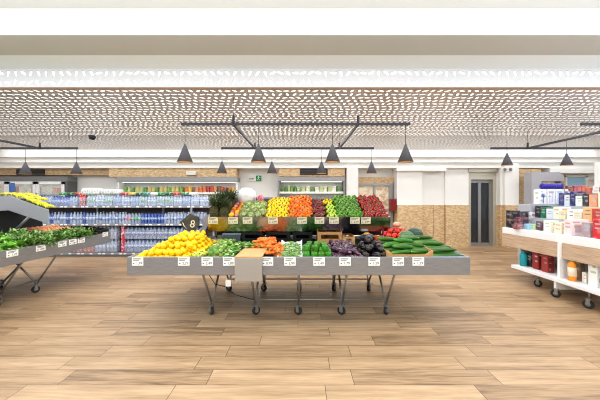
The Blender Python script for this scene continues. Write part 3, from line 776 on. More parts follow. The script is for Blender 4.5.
# ------------------------------------------------------------------ lower tray
LOW = 'in the front tray of the middle stand'
def edge(pa, pb):
    """sides of a heap between two front-edge pixels, running straight back"""
    return lambda y: ((pa-300)*3.3/F, (pb-300)*3.3/F)
lm = MB(); lm.lathe([(0, -.046), (.007, -.043), (.016, -.036), (.029, -.02), (.033, 0), (.029, .02), (.016, .036), (.008, .042), (0, .045)], 14)
lo = link('lemon', lm.mesh('lemon', M('lemon_peel', (248, 200, 14), .4, var=.05, hue=.012, bump=(130, .2)))); tag(lo, 'yellow lemon in the heap at the left end of the front tray', 'lemon', 'lemons')
LE = Proto(lo)
def lemon_rise(x, y): return 0
ymid = YF+1.05
pile(LE, lambda y: (-1.965, -1.235 if y > 3.48 else -1.32), YF+.065, YF+.98, .072, bedz, dz=.034, jit=.3)
def l2(x0): 
    return lambda y: (x0+.02, -1.28 if y > 3.48 else -1.36)
pile(LE, l2(-1.90), YF+.10, YF+.94, .078, bedz, dz=.085, jit=.4, skip=.04)
pile(LE, lambda y: (-1.80, -1.30), YF+.24, YF+.92, .080, bedz, dz=.136, jit=.4, skip=.06)
pile(LE, lambda y: (-1.72, -1.34), YF+.42, YF+.92, .086, bedz, dz=.19, jit=.4, skip=.1)
# long pale peppers
lp_ = MB().tube([(0, 0, -.07), (0, 0, -.045), (.002, 0, 0), (.006, .002, .04), (.008, .002, .055)], [.004, .018, .024, .021, .008], 10).mesh('long_pepper', M('pale_pepper', (204, 208, 84), .3, var=.06, hue=.01, coat=.3))
o = link('long_pepper', lp_); tag(o, 'long pale yellow-green pepper between the lemons and the limes', 'long pepper', 'long pale peppers'); link('stem', MB().tube([(.008, .002, .052), (.014, .004, .078)], [.007, .005], 6).mesh('stem', STEM), o)
LPP = Proto(o)
for i in range(14): LPP.put((-1.30+.043*(i % 4)+U(-.006, .006), 3.275+.10*(i//4)*.75, bedz(3.28+.075*(i//4))+.026+.030*(i % 2)), (R(80)+U(-.2, .2), 0, U(-.5, .5)))
# limes
LIM = round_fruit('lime', M('lime_peel', (106, 140, 50), .4, var=.4, hue=.03, noise=(14, (190, 206, 124), .5, .7)), 'green lime in the heap right of the lemons in the front tray', 'limes', .031, 1.05)
pile(LIM, lambda y: (-1.215 if y > 3.5 else -1.13, -.80 if y > 3.98 else -.93), YF+.07, YF+.92, .064, bedz, dz=.03, jit=.3)
pile(LIM, lambda y: (-1.18 if y > 3.5 else -1.09, -.86 if y > 3.98 else -.95), YF+.13, YF+.85, .068, bedz, dz=.078, jit=.4, skip=.08)

# heaps nobody could count
def sprig_heap(name, x0, x1, y0, y1, zf, n, mats, L, W, h, fn=None):
    m = MB()
    for i in range(n):
        x, y = U(x0, x1), U(y0, y1); e = min((x-x0), (x1-x), .12)/.12; q = min(y-y0, y1-y, .15)/.15
        z = zf(y)+U(0, h)*max(.25, min(1, e, q))
        a = U(0, 2*PI); m.mi = random.randrange(len(mats))
        m.leaf((x, y, z), (math.cos(a), math.sin(a), U(-.1, .8)), (0, 0, 1) , L*U(.7, 1.2), W*U(.7, 1.3), U(.2, .8))
    return m.build(name, mats)
g1 = M('leaf_bright', (118, 172, 62), .5); g2 = M('leaf_mid', (78, 130, 46), .5); g3 = M('leaf_dark', (44, 86, 38), .5); g4 = M('leaf_pale', (184, 208, 140), .5)
def rod_heap(name, x0, x1, y0, y1, zf, n, mats, L, r, h, flat=.25, skipf=None):
    m = MB()
    for i in range(n):
        x, y = U(x0+L*.3, x1-L*.3), U(y0+L*.3, y1-L*.3); e = min((x-x0), (x1-x), .14)/.14; q = min(y-y0, y1-y, .2)/.2
        z = zf(y)+r+U(.2, 1)*h*max(.1, min(1, e, q)); 
        if skipf and skipf(x, y): continue
        a = U(0, PI); d = Vector((math.cos(a), math.sin(a), U(-flat, flat)))*L*U(.35, .55); s = Vector((-d.y, d.x, .3*L))*U(-.3, .3)
        c = Vector((x, y, z)); m.mi = random.randrange(len(mats))
        m.tube([c-d, c-d*.5+s*.7, c+s, c+d*.5+s*.7, c+d], [r*.4, r, r, r, r*.4], 5)
    return m.build(name, mats)
o = rod_heap('sugar_snap_heap', -.97, -.40, 3.24, 3.98, lambda y: bedz(y)+.0, 620, [g1, g2, g4, g2], .075, .0085, .105, skipf=lambda x, y: x > -.785 and y < 3.70); tag(o, 'loose heap of small green pods between the limes and the carrots', 'green pods', kind='stuff')
# paper and beans
pa = MB(); nx, ny = 16, 12; V = {}
for i in range(nx+1):
    for j in range(ny+1):
        x = -.27+.30*i/nx; y = 3.235+.76*j/ny; k = abs(i/nx-.5)*2
        V[i, j] = pa.bm.verts.new((x+U(-.004, .004), y, bedz(y)+.012+.035*k**3+(.05 if j == ny else 0)+(.012 if j == 0 else 0)+.006*math.sin(i*1.7+j)))
for i in range(nx):
    for j in range(ny): pa.bm.faces.new((V[i, j], V[i+1, j], V[i+1, j+1], V[i, j+1])).smooth = True
o = pa.build('wrapping_paper', M('paper_white', (240, 240, 234), .7)); s = o.modifiers.new('thickness', 'SOLIDIFY'); s.thickness = .003
tag(o, 'white paper sheet lining the tray under the green beans', 'paper sheet')
bm_ = [M('bean_green', (136, 172, 96), .45), M('bean_pale', (188, 208, 156), .45), M('bean_dark', (98, 142, 66), .45)]
o = rod_heap('green_bean_heap', -.25, .01, 3.26, 3.94, lambda y: bedz(y)+.03, 430, bm_, .11, .0055, .115); tag(o, 'heap of thin green beans on white paper in the front tray', 'green beans', kind='stuff')
# carrots
cmx = M('carrot_orange', (236, 120, 40), .5, var=.12, hue=.01, noise=(30, (246, 156, 84), .5, .65))
cme = MB().tube([(0, 0, .085), (0, 0, .075), (.002, 0, .03), (.001, .002, -.03), (0, 0, -.085)], [.009, .020, .018, .013, .002], 9).mesh('carrot', cmx)
o = link('carrot', cme); tag(o, 'orange carrot in the heap behind the wooden-topped bin', 'carrot', 'carrots'); link('stalk', MB().tube([(0, 0, .083), (.002, .001, .094)], [.006, .004], 6).mesh('stalk', STEMW), o)
CA = Proto(o)
for lay, (n, h) in enumerate(((44, .0), (40, .035), (32, .07), (22, .105))):
    for i in range(n):
        sx = 1-.16*lay
        x = -.43+U(-.225, .225)*sx; y = U(3.33+.03*lay, 3.95-.05*lay)
        if x < -.40 and y < 3.76: y = U(3.76, 3.98)
        CA.put((x, y, bedz(y)+.022+h+.02*random.random()), (R(90)+U(-.3, .3), U(-.3, .3), U(-1.3, 1.3) if random.random() < .7 else U(0, 6)), U(.85, 1.1))
# green peppers, low
PGL = M('pepper_deep_green', (58, 124, 26), .3, var=.14, hue=.012, coat=.12)
G = pepper(PGL, 'large deep green pepper in the front tray between beans and aubergines', 'deep green peppers in the front tray', .047, .125, 3)
for y, xs, dz in ((3.30, (.075, .165, .255, .335), .055), (3.41, (.08, .17, .26, .34), .060), (3.52, (.075, .165, .25, .335), .06), (3.63, (.08, .17, .26, .335), .06), (3.36, (.09, .18, .30), .125), (3.48, (.10, .21, .31), .125), (3.60, (.12, .22, .30), .12)):
    for x in xs: G.put((x+U(-.006, .006), y, bedz(y)+dz), (R(8)+U(-.15, .2), U(-.12, .12), U(0, 6)), U(.92, 1.04) if dz < .1 else U(.8, .9))
# striped aubergines
AV = M('aubergine_violet', (60, 22, 48), .3, var=.25, coat=.15, noise=(11, (206, 170, 190), .60, .70, (1, 1, 1)))  # pale patches carry white skin and highlights painted into the colour
ab = MB().lathe([(0, -.042), (.018, -.038), (.032, -.018), (.036, .002), (.030, .022), (.016, .036), (0, .04)], 14).mesh('aubergine', AV)
cal = MB()
cal.lathe([(0, .046), (.012, .043), (.022, .030), (.023, .026), (0, .034)], 8, lob=lambda t, z: 1+.25*math.cos(4*t)); cal.tube([(0, 0, .04), (.003, .002, .066)], [.006, .007], 6)
calm = cal.mesh('calyx', M('calyx_violet_green', (120, 104, 92), .6))
o = link('striped_aubergine', ab); tag(o, 'small violet and white round aubergine in the front tray beside the big dark ones', 'aubergine', 'small violet aubergines'); link('calyx', calm, o)
A1 = Proto(o)
pile(A1, lambda y: (.375, .745), YF+.07, YF+.72, .073, bedz, dz=.036, jit=.3)
pile(A1, lambda y: (.40, .72), YF+.12, YF+.66, .078, bedz, dz=.092, jit=.4, skip=.05)
AD = M('aubergine_dark', (26, 18, 28), .25, var=.2, coat=.1)
ab2 = MB().lathe([(0, -.066), (.03, -.06), (.052, -.03), (.056, -.002), (.046, .03), (.03, .055), (.02, .068), (0, .072)], 16).mesh('aubergine', AD)
cal2 = MB(); cal2.lathe([(0, .082), (.016, .078), (.030, .058), (.032, .05), (0, .066)], 10, lob=lambda t, z: 1+.25*math.cos(5*t)); cal2.tube([(0, 0, .075), (.004, .002, .105)], [.008, .009], 6)
o = link('dark_aubergine', ab2); tag(o, 'large glossy dark purple aubergine beside the cardboard box of cucumbers', 'aubergine', 'large dark aubergines'); link('calyx', cal2.mesh('calyx', M('calyx_dark', (70, 66, 54), .6)), o)
A2 = Proto(o)
for y, xs, dz in ((3.29, (.79, .90, .99), .055), (3.41, (.80, .91, .995), .055), (3.53, (.79, .90, .99), .055), (3.65, (.80, .91, .99), .055), (3.34, (.84, .95), .135), (3.47, (.79, .885, .97), .14), (3.60, (.83, .935), .14), (3.44, (.84,), .215), (3.55, (.90, .82), .215)):
    for x in xs: A2.put((x+U(-.01, .01), y+U(-.01, .01), bedz(y)+dz), (R(75)+U(-.5, .5), U(-.5, .5), U(-.8, .8)), U(.93, 1.03))
# cardboard box of cucumbers
cb = thing('cardboard_box', 'low cardboard box with a dipped front edge, holding short cucumbers at the right', 'box', (1.285, 3.25, bedz(3.50)+.0))
bw, bd = .275, .50
MB().prism([(-bw, 0), (-bw, .125), (-bw+.03, .12), (-bw+.09, .075), (bw-.09, .075), (bw-.03, .12), (bw, .125), (bw, 0)], -.0, .008).build('front_panel', BROWN, cb)
MB().box((-bw, bd-.008, 0), (bw, bd, .12)).build('rear_panel', BROWN, cb)
for s in (-1, 1): MB().box((s*bw-.004*(1+s), .008, 0), (s*bw+.004*(1-s), bd-.008, .12)).build('side_panel', BROWN, cb)
MB().box((-bw+.008, .008, 0), (bw-.008, bd-.008, .008)).build('box_base', BROWN, cb)
cb.rotation_euler = (R(0), 0, 0); cb.location.z = bedz(3.26)+.004
cb.rotation_euler = (math.atan(BK), 0, 0)
CG = M('cucumber_green', (48, 98, 22), .35, var=.35, hue=.015, coat=.1, noise=(9, (112, 160, 54), .5, .72, (1, 1, .25)))
def cuc(L, r, bend):
    pts = []; rs = []
    for i in range(11):
        t = i/10; pts.append((bend*math.sin(t*PI), 0, (t-.5)*L)); rs.append(r*min(1, .25+1.9*math.sqrt(max(0, min(t, 1-t)))))
    return MB().tube(pts, rs, 10).mesh('cucumber', CG)
tip = MB().tube([(0, 0, 0), (.002, 0, .016)], [.008, .006], 6)
tipm = tip.mesh('stalk_end', STEMW)
o = link('cucumber', cuc(.26, .026, .02)); tag(o, 'short green cucumber piled in the cardboard box', 'cucumber', 'short cucumbers in the box'); link('stalk_end', tipm, o, (0, 0, .128))
C1 = Proto(o)
for y, xs, dz in ((3.31, (1.15, 1.40), .036), (3.37, (1.16, 1.42), .036), (3.43, (1.15, 1.41), .036), (3.49, (1.17, 1.41), .036), (3.55, (1.15, 1.41), .036), (3.62, (1.16, 1.41), .036), (3.69, (1.15, 1.41), .036),
                  (3.33, (1.22,), .085), (3.36, (1.44,), .088), (3.44, (1.16, 1.42), .088), (3.52, (1.18, 1.44), .088), (3.60, (1.15, 1.40), .088), (3.68, (1.18, 1.42), .088),
                  (3.40, (1.27,), .137), (3.48, (1.14, 1.43), .14), (3.56, (1.20, 1.46), .14), (3.64, (1.16, 1.40), .14), (3.52, (1.30,), .188), (3.61, (1.12, 1.42), .19)):
    for x in xs: C1.put((x+U(-.015, .015), y, bedz(y)+dz), (R(90)+U(-.12, .12), U(-.1, .1), R(90)+U(-.22, .22)), U(.93, 1.06))
# blue tray and long cucumbers at the right end
tr = MB(); tr.box((-.21, -.36, 0), (.21, .36, .012)); 
for a, b in (((-.21, -.36, .012), (-.20, .36, .05)), ((.20, -.36, .012), (.21, .36, .05)), ((-.20, -.36, .012), (.20, -.35, .05)), ((-.20, .35, .012), (.20, .36, .05))): tr.box(a, b)
o = tr.build('blue_tray', M('tray_blue', (60, 130, 200), .4)); o.location = (1.755, 3.62, bedz(3.62)+.006); o.rotation_euler = (math.atan(BK), 0, 0)
tag(o, 'shallow blue tray under the long cucumbers at the right end', 'tray')
o = link('long_cucumber', cuc(.44, .026, .012)); tag(o, 'long dark green cucumber lying across the right end of the front tray', 'cucumber', 'long cucumbers at the right end'); link('stalk_end', tipm, o, (0, 0, .218))
C2 = Proto(o)
for i, (x, y, dz) in enumerate(((1.745, 3.30, .040), (1.75, 3.36, .040), (1.74, 3.42, .040), (1.75, 3.48, .04), (1.74, 3.54, .04), (1.75, 3.60, .04), (1.745, 3.66, .04), (1.75, 3.72, .04), (1.74, 3.78, .04), (1.75, 3.84, .04), (1.75, 3.90, .04),
                                (1.70, 3.39, .094), (1.72, 3.46, .092), (1.69, 3.53, .094), (1.74, 3.60, .092), (1.70, 3.68, .094), (1.66, 3.76, .094), (1.72, 3.84, .092), (1.64, 3.56, .146), (1.60, 3.65, .146), (1.58, 3.74, .146), (1.62, 3.83, .146), (1.56, 3.68, .196))):
    C2.put((x+U(-.01, .01), y, bedz(y)+dz), (R(90)+U(-.05, .05), U(-.06, .06), R(90)+U(-.10, .10)), U(.94, 1.0))
# tomatoes, melons
TOM = round_fruit('tomato', M('tomato_red', (206, 48, 34), .25, var=.1, hue=.012, coat=.12), 'red tomato in the heap behind the cucumbers', 'tomatoes', .038, .85)
pile(TOM, lambda y: (1.06, 1.46), YF+.62, YF+1.02, .078, bedz, dz=.04, jit=.3)
pile(TOM, lambda y: (1.10, 1.52), YF+.70, YF+1.02, .08, bedz, dz=.10, jit=.3)
pile(TOM, lambda y: (1.22, 1.56), YF+.76, YF+1.02, .082, bedz, dz=.16, jit=.3)
pile(TOM, lambda y: (1.28, 1.58), YF+.86, YF+1.02, .086, bedz, dz=.215, jit=.3)
PT = round_fruit('ribbed_tomato', M('tomato_pale', (236, 176, 142), .4, noise=(12, (224, 120, 90), .5, .7)), 'large pale pinkish tomato on top of the red tomatoes', '', .06, .7)
PT.put((1.44, 4.12, bedz(4.12)+.30), (0, 0, 0))
wm = M('watermelon_green', (70, 100, 66), .35, var=.0, noise=(7, (136, 168, 112), .48, .62, (2.5, 2.5, .35)))
wd = M('watermelon_dark', (44, 66, 52), .35, noise=(7, (70, 92, 74), .48, .62, (2.5, 2.5, .35)))
for mat, loc, r, k, lab in ((wm, (1.52, 3.98, bedz(3.98)+.13), .105, 1.2, 'striped pale green watermelon behind the long cucumbers'), (wd, (1.72, 4.16, bedz(4.16)+.13), .12, 1.05, 'dark green watermelon behind the striped one')):
    m = MB(); m.lathe([(0 if i in (0, 12) else r*math.sin(i/12*PI), -r*k*math.cos(i/12*PI)) for i in range(13)], 20)
    o = m.build('watermelon', mat); o.location = loc; o.rotation_euler = (0, R(90), .2); tag(o, lab, 'watermelon')
    MB().tube([(0, 0, r*k*.98), (.004, .003, r*k+.03)], [.008, .006], 6).build('stem', STEMW, o)
gb = MB().box((-.10, -.12, 0), (.10, .12, .09), .008).box((-.09, -.11, .088), (.09, .11, .094)).build('grey_crate', M('crate_grey', (112, 122, 122), .5)); gb.location = (1.85, 4.22, bedz(4.22)+.006); gb.rotation_euler = (math.atan(BK), 0, 0)
tag(gb, 'small grey crate behind the long cucumbers, right of the watermelons', 'crate')
# boxes under the upper tier
BR2 = M('cardboard_tan', (180, 132, 82), .75)  # darker cardboard copy, shade under the tier put into the colour
def crate(name, mat, x, y, w, d, h, label, cat):
    t = thing(name, label, cat, (x, y, bedz(y)+.006)); t.rotation_euler = (math.atan(BK), 0, 0)
    MB().box((-w, -d, 0), (w, d, .01)).build('crate_base', mat, t)
    for s in (-1, 1):
        MB().box((s*w-.005*(1+s), -d, .01), (s*w+.005*(1-s), d, h)).build('side_panel', mat, t)
        q = MB(); q.box((-w+.01, s*d-.005*(1+s), .01), (w-.01, s*d+.005*(1-s), h*.45)).box((-w+.01, s*d-.005*(1+s), h*.78), (w-.01, s*d+.005*(1-s), h)).box((-w+.01, s*d-.005*(1+s), h*.45), (-w+.05, s*d+.005*(1-s), h*.78)).box((w-.05, s*d-.005*(1+s), h*.45), (w-.01, s*d+.005*(1-s), h*.78)); q.build('slotted_panel', mat, t)
    return t
crate('plastic_crate', BLACK, -.72, 4.32, .16, .14, .17, 'black plastic crate under the upper tier behind the green pods', 'crate')
crate('plastic_crate', BLACK, -.33, 4.32, .18, .14, .17, 'black plastic crate under the upper tier behind the carrots', 'crate')
crate('plastic_crate', BLACK, .04, 4.32, .15, .14, .17, 'black plastic crate under the upper tier behind the green beans', 'crate')
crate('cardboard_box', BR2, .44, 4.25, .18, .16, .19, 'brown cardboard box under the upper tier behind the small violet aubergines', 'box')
crate('cardboard_box', BROWN, .72, 4.22, .09, .14, .12, 'low brown cardboard box behind the violet aubergines, right of the taller one', 'box')
YM = round_fruit('yellow_melon', M('melon_yellow', (228, 160, 50), .4), 'yellow melon behind the dark aubergines', '', .07, .95)
YM.put((1.00, 4.14, bedz(4.14)+.115))
o = MB().box((-.05, -.04, 0), (.05, .04, .06), .006).build('white_punnet', M('punnet_grey', (206, 214, 218), .3)); o.location = (1.00, 4.04, bedz(4.04)+.11); tag(o, 'small pale punnet in front of the yellow melon', 'punnet')
mo = thing('storage_box', 'dark grey plastic box under the left end of the upper tier behind the limes', 'box', (-1.03, 4.30, bedz(4.30)+.008)); mo.rotation_euler = (math.atan(BK), 0, 0)
MB().box((-.13, -.12, 0), (.13, .12, .13), .01).build('box_body', M('box_dark', (70, 76, 84), .35), mo); MB().box((-.14, -.13, .13), (.14, .13, .15), .005).build('box_lid', M('box_lid', (120, 130, 142), .3), mo)
mb_ = MB().lathe([(0, 0), (.06, 0), (.09, .03), (.095, .04), (.08, .042), (0, .035)], 16).build('terracotta_bowl', M('bowl_salmon', (196, 150, 122), .5)); mb_.location = (-1.28, 4.22, bedz(4.2)+.02); tag(mb_, 'salmon coloured bowl behind the limes at the left end of the stand', 'bowl')

# sign with figures, between lemons and pineapples
sg = thing('weighing_sign', 'dark diamond-shaped sign with pale number 8 on a grey bracket, behind the lemons', 'sign', (-1.62, 4.30, bedz(4.3)+.02))
dm = MB(); dm.prism([(-.20, .0), (-.04, .185), (.14, .16), (.17, .0), (.10, -.15), (-.06, -.14)], -.012, .012)
db = dm.build('sign_board', M('slate', (66, 64, 56), .6, noise=(14, (92, 90, 76), .5, .7)), sg, (-.06, -.06, .27), (0, R(10), 0))
db.scale = (.8, 1, .8)
link('number_print', text_mesh('8', .20, M('chalk', (224, 214, 190), .7)), db, (.05, -.0135, .0), (PI/2, 0, 0))
bx_ = MB().tube([(-.14, -.0145, -.0), (-.10, -.0145, -.06), (-.05, -.0145, -.10)], .008, 6).build('stroke_print', M('chalk', (224, 214, 190), .7), db)
MB().prism([(.04, .02), (.12, .0), (.13, .12), (.19, .24), (.24, .34), (.22, .42), (.16, .40), (.07, .32), (.11, .24), (.06, .14)], .0, .05).build('bracket', M('bracket_grey', (148, 146, 158), .5), sg)
MB().box((-.08, -.02, .0), (.14, .06, .10), .02).build('sign_base', M('base_slate', (84, 92, 102), .5), sg)
MB().tube([(-.05, -.04, .36), (-.05, -.04, .52)], .014, 8).build('post', M('bracket_grey', (148, 146, 158), .5), sg)
# ------------------------------------------------------------------ left stand (long side runs away from the camera)
LX = -3.84; LY = 3.65; LL = 1.97
ls = thing('produce_stand', 'steel produce stand on castors at the far left, with bananas on its raised end', 'produce stand', (LX, LY, 0), R(90))
LZ0, LBK = .765, .14
def lbed(x): return LZ0 + LBK*(LX-x)                 # x is world X
stand_base(ls, LL, 1.75, ZT, [-1.1, -.33, .24, .80], .39, .95, [(.03, .66), (1.70, .66), (1.70, LZ0+LBK*1.25), (1.25, LZ0+LBK*1.25), (.03, LZ0)])
for px, w in ((12, .15), (40.5, .15), (62, .15), (72.5, .15), (81, .15), (105, .15)):
    yy = -LX/((300-px)/F)
    price_card(ls, yy-LY, -.006, .805 if px > 100 else .775, w, .085, {12: '1,19', 40.5: '0,99', 62: '1,29', 72.5: '1,09', 81: '1,39', 105: '2,19'}[px])
# raised end, in the stand's own axes: x along, y away from the shopper
U0 = 1.05; U1 = 1.86
prof = [(2.30, 1.56), (1.08, 1.55), (.43, 1.315), (.43, 1.085), (1.10, 1.31), (2.30, 1.32)]
MB().prism(prof, U0-.012, U0+.012, 'X').build('upper_end_panel', LAV, ls)
ub = MB(); A = [(.455, 1.27), (1.08, 1.50), (2.2, 1.50), (2.2, 1.47), (1.08, 1.47), (.455, 1.24)]; B = [(.90, 1.43), (1.28, 1.50), (2.2, 1.50), (2.2, 1.47), (1.28, 1.47), (.90, 1.40)]
VA = [ub.bm.verts.new((U0+.012, d, z)) for d, z in A]; VB = [ub.bm.verts.new((U0+.55, d, z)) for d, z in B]
ub.bm.faces.new(VA); ub.bm.faces.new(VB[::-1])
for k in range(6): ub.bm.faces.new((VA[k], VB[k], VB[(k+1) % 6], VA[(k+1) % 6]))
ub.build('upper_bed', BEDM, ls)
for a in (U0+.03,): MB().tube([(a, 1.06, .93), (a, .74, 1.24)], .022, 8).build('upper_support', STEEL, ls)
MB().box((U0-.6, 1.28, .92), (U1, 1.31, 1.30)).build('inner_back_panel', DARKP, ls)

# bananas: bunches along the sloping edge
BAN = M('banana_yellow', (208, 198, 32), .4, var=.1, hue=.018, noise=(22, (176, 186, 48), .56, .7))
bt = MB(); pts = []; rs = []
for i in range(9):
    t = i/8; a = (t-.5)*1.5; pts.append((.115*math.sin(a)*1.0, 0, .115*(1-math.cos(a))*-1.0)); rs.append([.005, .012, .0165, .018, .0185, .018, .016, .010, .004][i])
bt.tube(pts, rs, 7); bme = bt.mesh('banana', BAN)
bb = thing('banana_bunch', 'bunch of yellow bananas on the raised end of the left stand', 'bananas', group='bananas on the left stand')
for k in range(6):
    a = (k-2.5)*.24; link('banana', bme, bb, (0, .026*(k-2.5), -.004*abs(k-2.5)), (a*.9, 0, a*.35))
MB().lathe([(0, -.02), (.018, -.012), (.014, .02), (0, .03)], 8, (-.085, 0, -.03)).build('bunch_stem', M('banana_stem', (120, 110, 40), .6), bb)
BP = Proto(bb)
def upz(d): return (1.27+(d-.455)*.368) if d < 1.08 else 1.50     # d = distance behind the front
for row in range(2):
    for i, d in enumerate((.53, .65, .77, .89, 1.01, 1.13, 1.26) if row == 0 else (.86, .98, 1.10, 1.24)):
        y = 4.81 + row*.22
        BP.put((LX-d, y+U(-.02, .02), upz(d)+.10), (0, math.atan(.30) if d < 1.05 else .05, U(-.25, .25)+PI*(i % 2)*0), U(.85, .98))
# lettuces and herbs along the front
lh = MB()
for k in range(44):
    a = k*2.399; e = .1+1.2*k/44; d = Vector((math.cos(a)*math.cos(e), math.sin(a)*math.cos(e), math.sin(e))); lh.mi = k % 3
    lh.leaf(d*.02+Vector((0, 0, .02)), d, Vector((-d.x*math.sin(e), -d.y*math.sin(e), 1)), U(.085, .115), U(.04, .06), U(.3, .7))
lme = lh.mesh('lettuce', [M('lettuce_bright', (128, 188, 52), .5, var=.1), M('lettuce_mid', (98, 164, 42), .5, var=.1), M('lettuce_pale', (150, 196, 92), .5, var=.1)])
o = link('lettuce', lme); tag(o, 'bright green leafy lettuce at the near end of the left stand', 'lettuce', 'lettuces on the left stand')
P = Proto(o)
for y in (3.18, 3.36, 3.54, 3.72, 3.88):
    for x in (-3.95, -4.10, -4.25, -4.40, -4.55, -4.70): P.put((x+U(-.02, .02), y+U(-.02, .02), lbed(x)+.02+(.03 if -4.4 < x < -4.0 else 0)), (U(-.3, .3), U(-.3, .3), U(0, 6)), U(.95, 1.15))
hb = MB()
for k in range(70):
    a = U(0, 2*PI); e = U(-.1, 1.0); d = Vector((math.cos(a)*math.cos(e), math.sin(a)*math.cos(e), math.sin(e))); hb.mi = k % 3
    hb.leaf(d*U(.01, .07)+Vector((0, 0, .03)), d, Vector((0, 0, 1)) if e < .9 else Vector((1, 0, 0)), U(.05, .08), U(.02, .035), U(.3, .9))
for k in range(8): hb.mi = 2; hb.tube([(U(-.02, .02), U(-.02, .02), 0), (U(-.05, .05), U(-.05, .05), .07)], .004, 5)
hme = hb.mesh('herb_bunch', [M('herb_dark', (54, 100, 32), .5, var=.15), M('herb_mid', (92, 142, 46), .5, var=.15), M('herb_pale', (150, 176, 104), .5, var=.1)])
o = link('herb_bunch', hme); tag(o, 'bunch of dark green herbs along the front edge of the left stand', 'herbs', 'bunches of herbs on the left stand')
P = Proto(o)
y = 4.04
while y < 5.28:
    for x in (-3.93, -4.07, -4.21) + ((-4.36, -4.52) if y < 4.62 else ()): P.put((x+U(-.02, .02), y+U(-.03, .03), lbed(x)+.015), (U(-.3, .3), U(-.3, .3), U(0, 6)), U(.95, 1.2))
    y += .13
for y in (4.02, 4.22, 4.32, 4.92): P.put((-3.86, y, .82), (U(-.2, .2), .5, U(0, 6)), .9, label='bunch of dark green herbs hanging over the front edge of the left stand', group='herbs hanging over the left stand')
ONI = round_fruit('onion', M('onion_skin', (214, 140, 92), .4, var=.12, hue=.015, noise=(20, (232, 176, 130), .5, .7)), 'golden brown onion behind the herbs on the left stand', 'golden onions', .040, .95)
ROS = round_fruit('red_onion', M('red_onion_skin', (156, 62, 74), .4, var=.15, hue=.01), 'red onion behind the lettuces, left of the golden onions', 'red onions', .038, .95)
for y in [4.72+.078*i for i in range(9)]:
    for k, x in enumerate((-4.34, -4.42, -4.50, -4.58, -4.66, -4.74)):
        (ROS if y < 4.84 else ONI).put((x+U(-.01, .01), y+(.04 if k % 2 else 0), lbed(x)+.038+(.02*(k % 3))), (U(-.5, .5), U(-.5, .5), U(0, 6)), U(.92, 1.04))
bc = thing('plastic_crate', 'black plastic crate at the far end of the left stand', 'crate', (-4.10, 5.43, lbed(-3.90)-.005))
MB().box((-.24, -.15, 0), (.24, .15, .02)).build('crate_base', BLACK, bc)
for s in (-1, 1):
    MB().box((-.24, s*.15-.01*(s+1)/2, .02), (.24, s*.15+.01*(1-s)/2, .125)).build('side_panel', BLACK, bc)
    MB().box((s*.24-.01*(s+1)/2, -.15, .02), (s*.24+.01*(1-s)/2, .15, .125)).build('end_panel', BLACK, bc)
bc.rotation_euler = (0, math.atan(LBK), 0); bc.location.z = lbed(-4.10)+.008
TO2 = round_fruit('radish', M('radish_red', (196, 52, 66), .35, var=.1), 'red radish in the black crate at the far end of the left stand', 'radishes in the black crate', .03)
for i, (x, y) in enumerate(((-3.95, 5.36), (-4.02, 5.41), (-3.94, 5.45), (-4.09, 5.37), (-4.10, 5.45), (-4.17, 5.40), (-4.02, 5.50), (-4.18, 5.49))): TO2.put((x, y, lbed(x)+.062), (0, 0, U(0, 6)))

# ------------------------------------------------------------------ right goods counter
WC = M('counter_white', (240, 240, 240), .35)
WOODC = M('counter_wood', (206, 178, 150), .5, noise=(5, (176, 146, 120), .4, .66, (1, .6, 22)))
KX = 3.97; KF = 5.44; KN = 2.3
kc = thing('goods_counter', 'white goods counter with a wood-grain front and low shelf on castors, right', 'counter', (KX, KF, 0))
KL = KF-KN; KW = 2.6
MB().box((0, -KL, .835), (KW, 0, .95), .006).build('counter_top', WC, kc)
MB().box((.0, -KL, .60), (.03, 0, .835)).build('front_fascia', WOODC, kc)
MB().box((.03, -.03, .60), (KW, 0, .835)).build('end_fascia', WOODC, kc)
MB().box((-.10, -KL, .245), (.62, -.36, .30), .005).build('low_shelf', WC, kc)
MB().box((.62, -KL, .20), (.66, -.3, .835)).build('shelf_back', M('counter_back', (214, 212, 208), .5), kc)
for y in (-1.22, -2.45): MB().box((-.085, y-.02, .125), (.62, y+.02, .245)).box((-.03, y-.02, .30), (.62, y+.02, .835)).build('divider', WC, kc)
MB().box((.05, -.40, .30), (.6, -.37, .835)).build('shelf_end', M('counter_back', (214, 212, 208), .5), kc)
for x, y in ((-.06, -1.22), (.10, -.72), (-.02, -1.66), (.10, -2.6), (1.9, -.5), (1.9, -2.0)): caster(kc, x, y, U(.1, .9), .06, .245 if (x, y) != (-.06, -1.22) else .13)

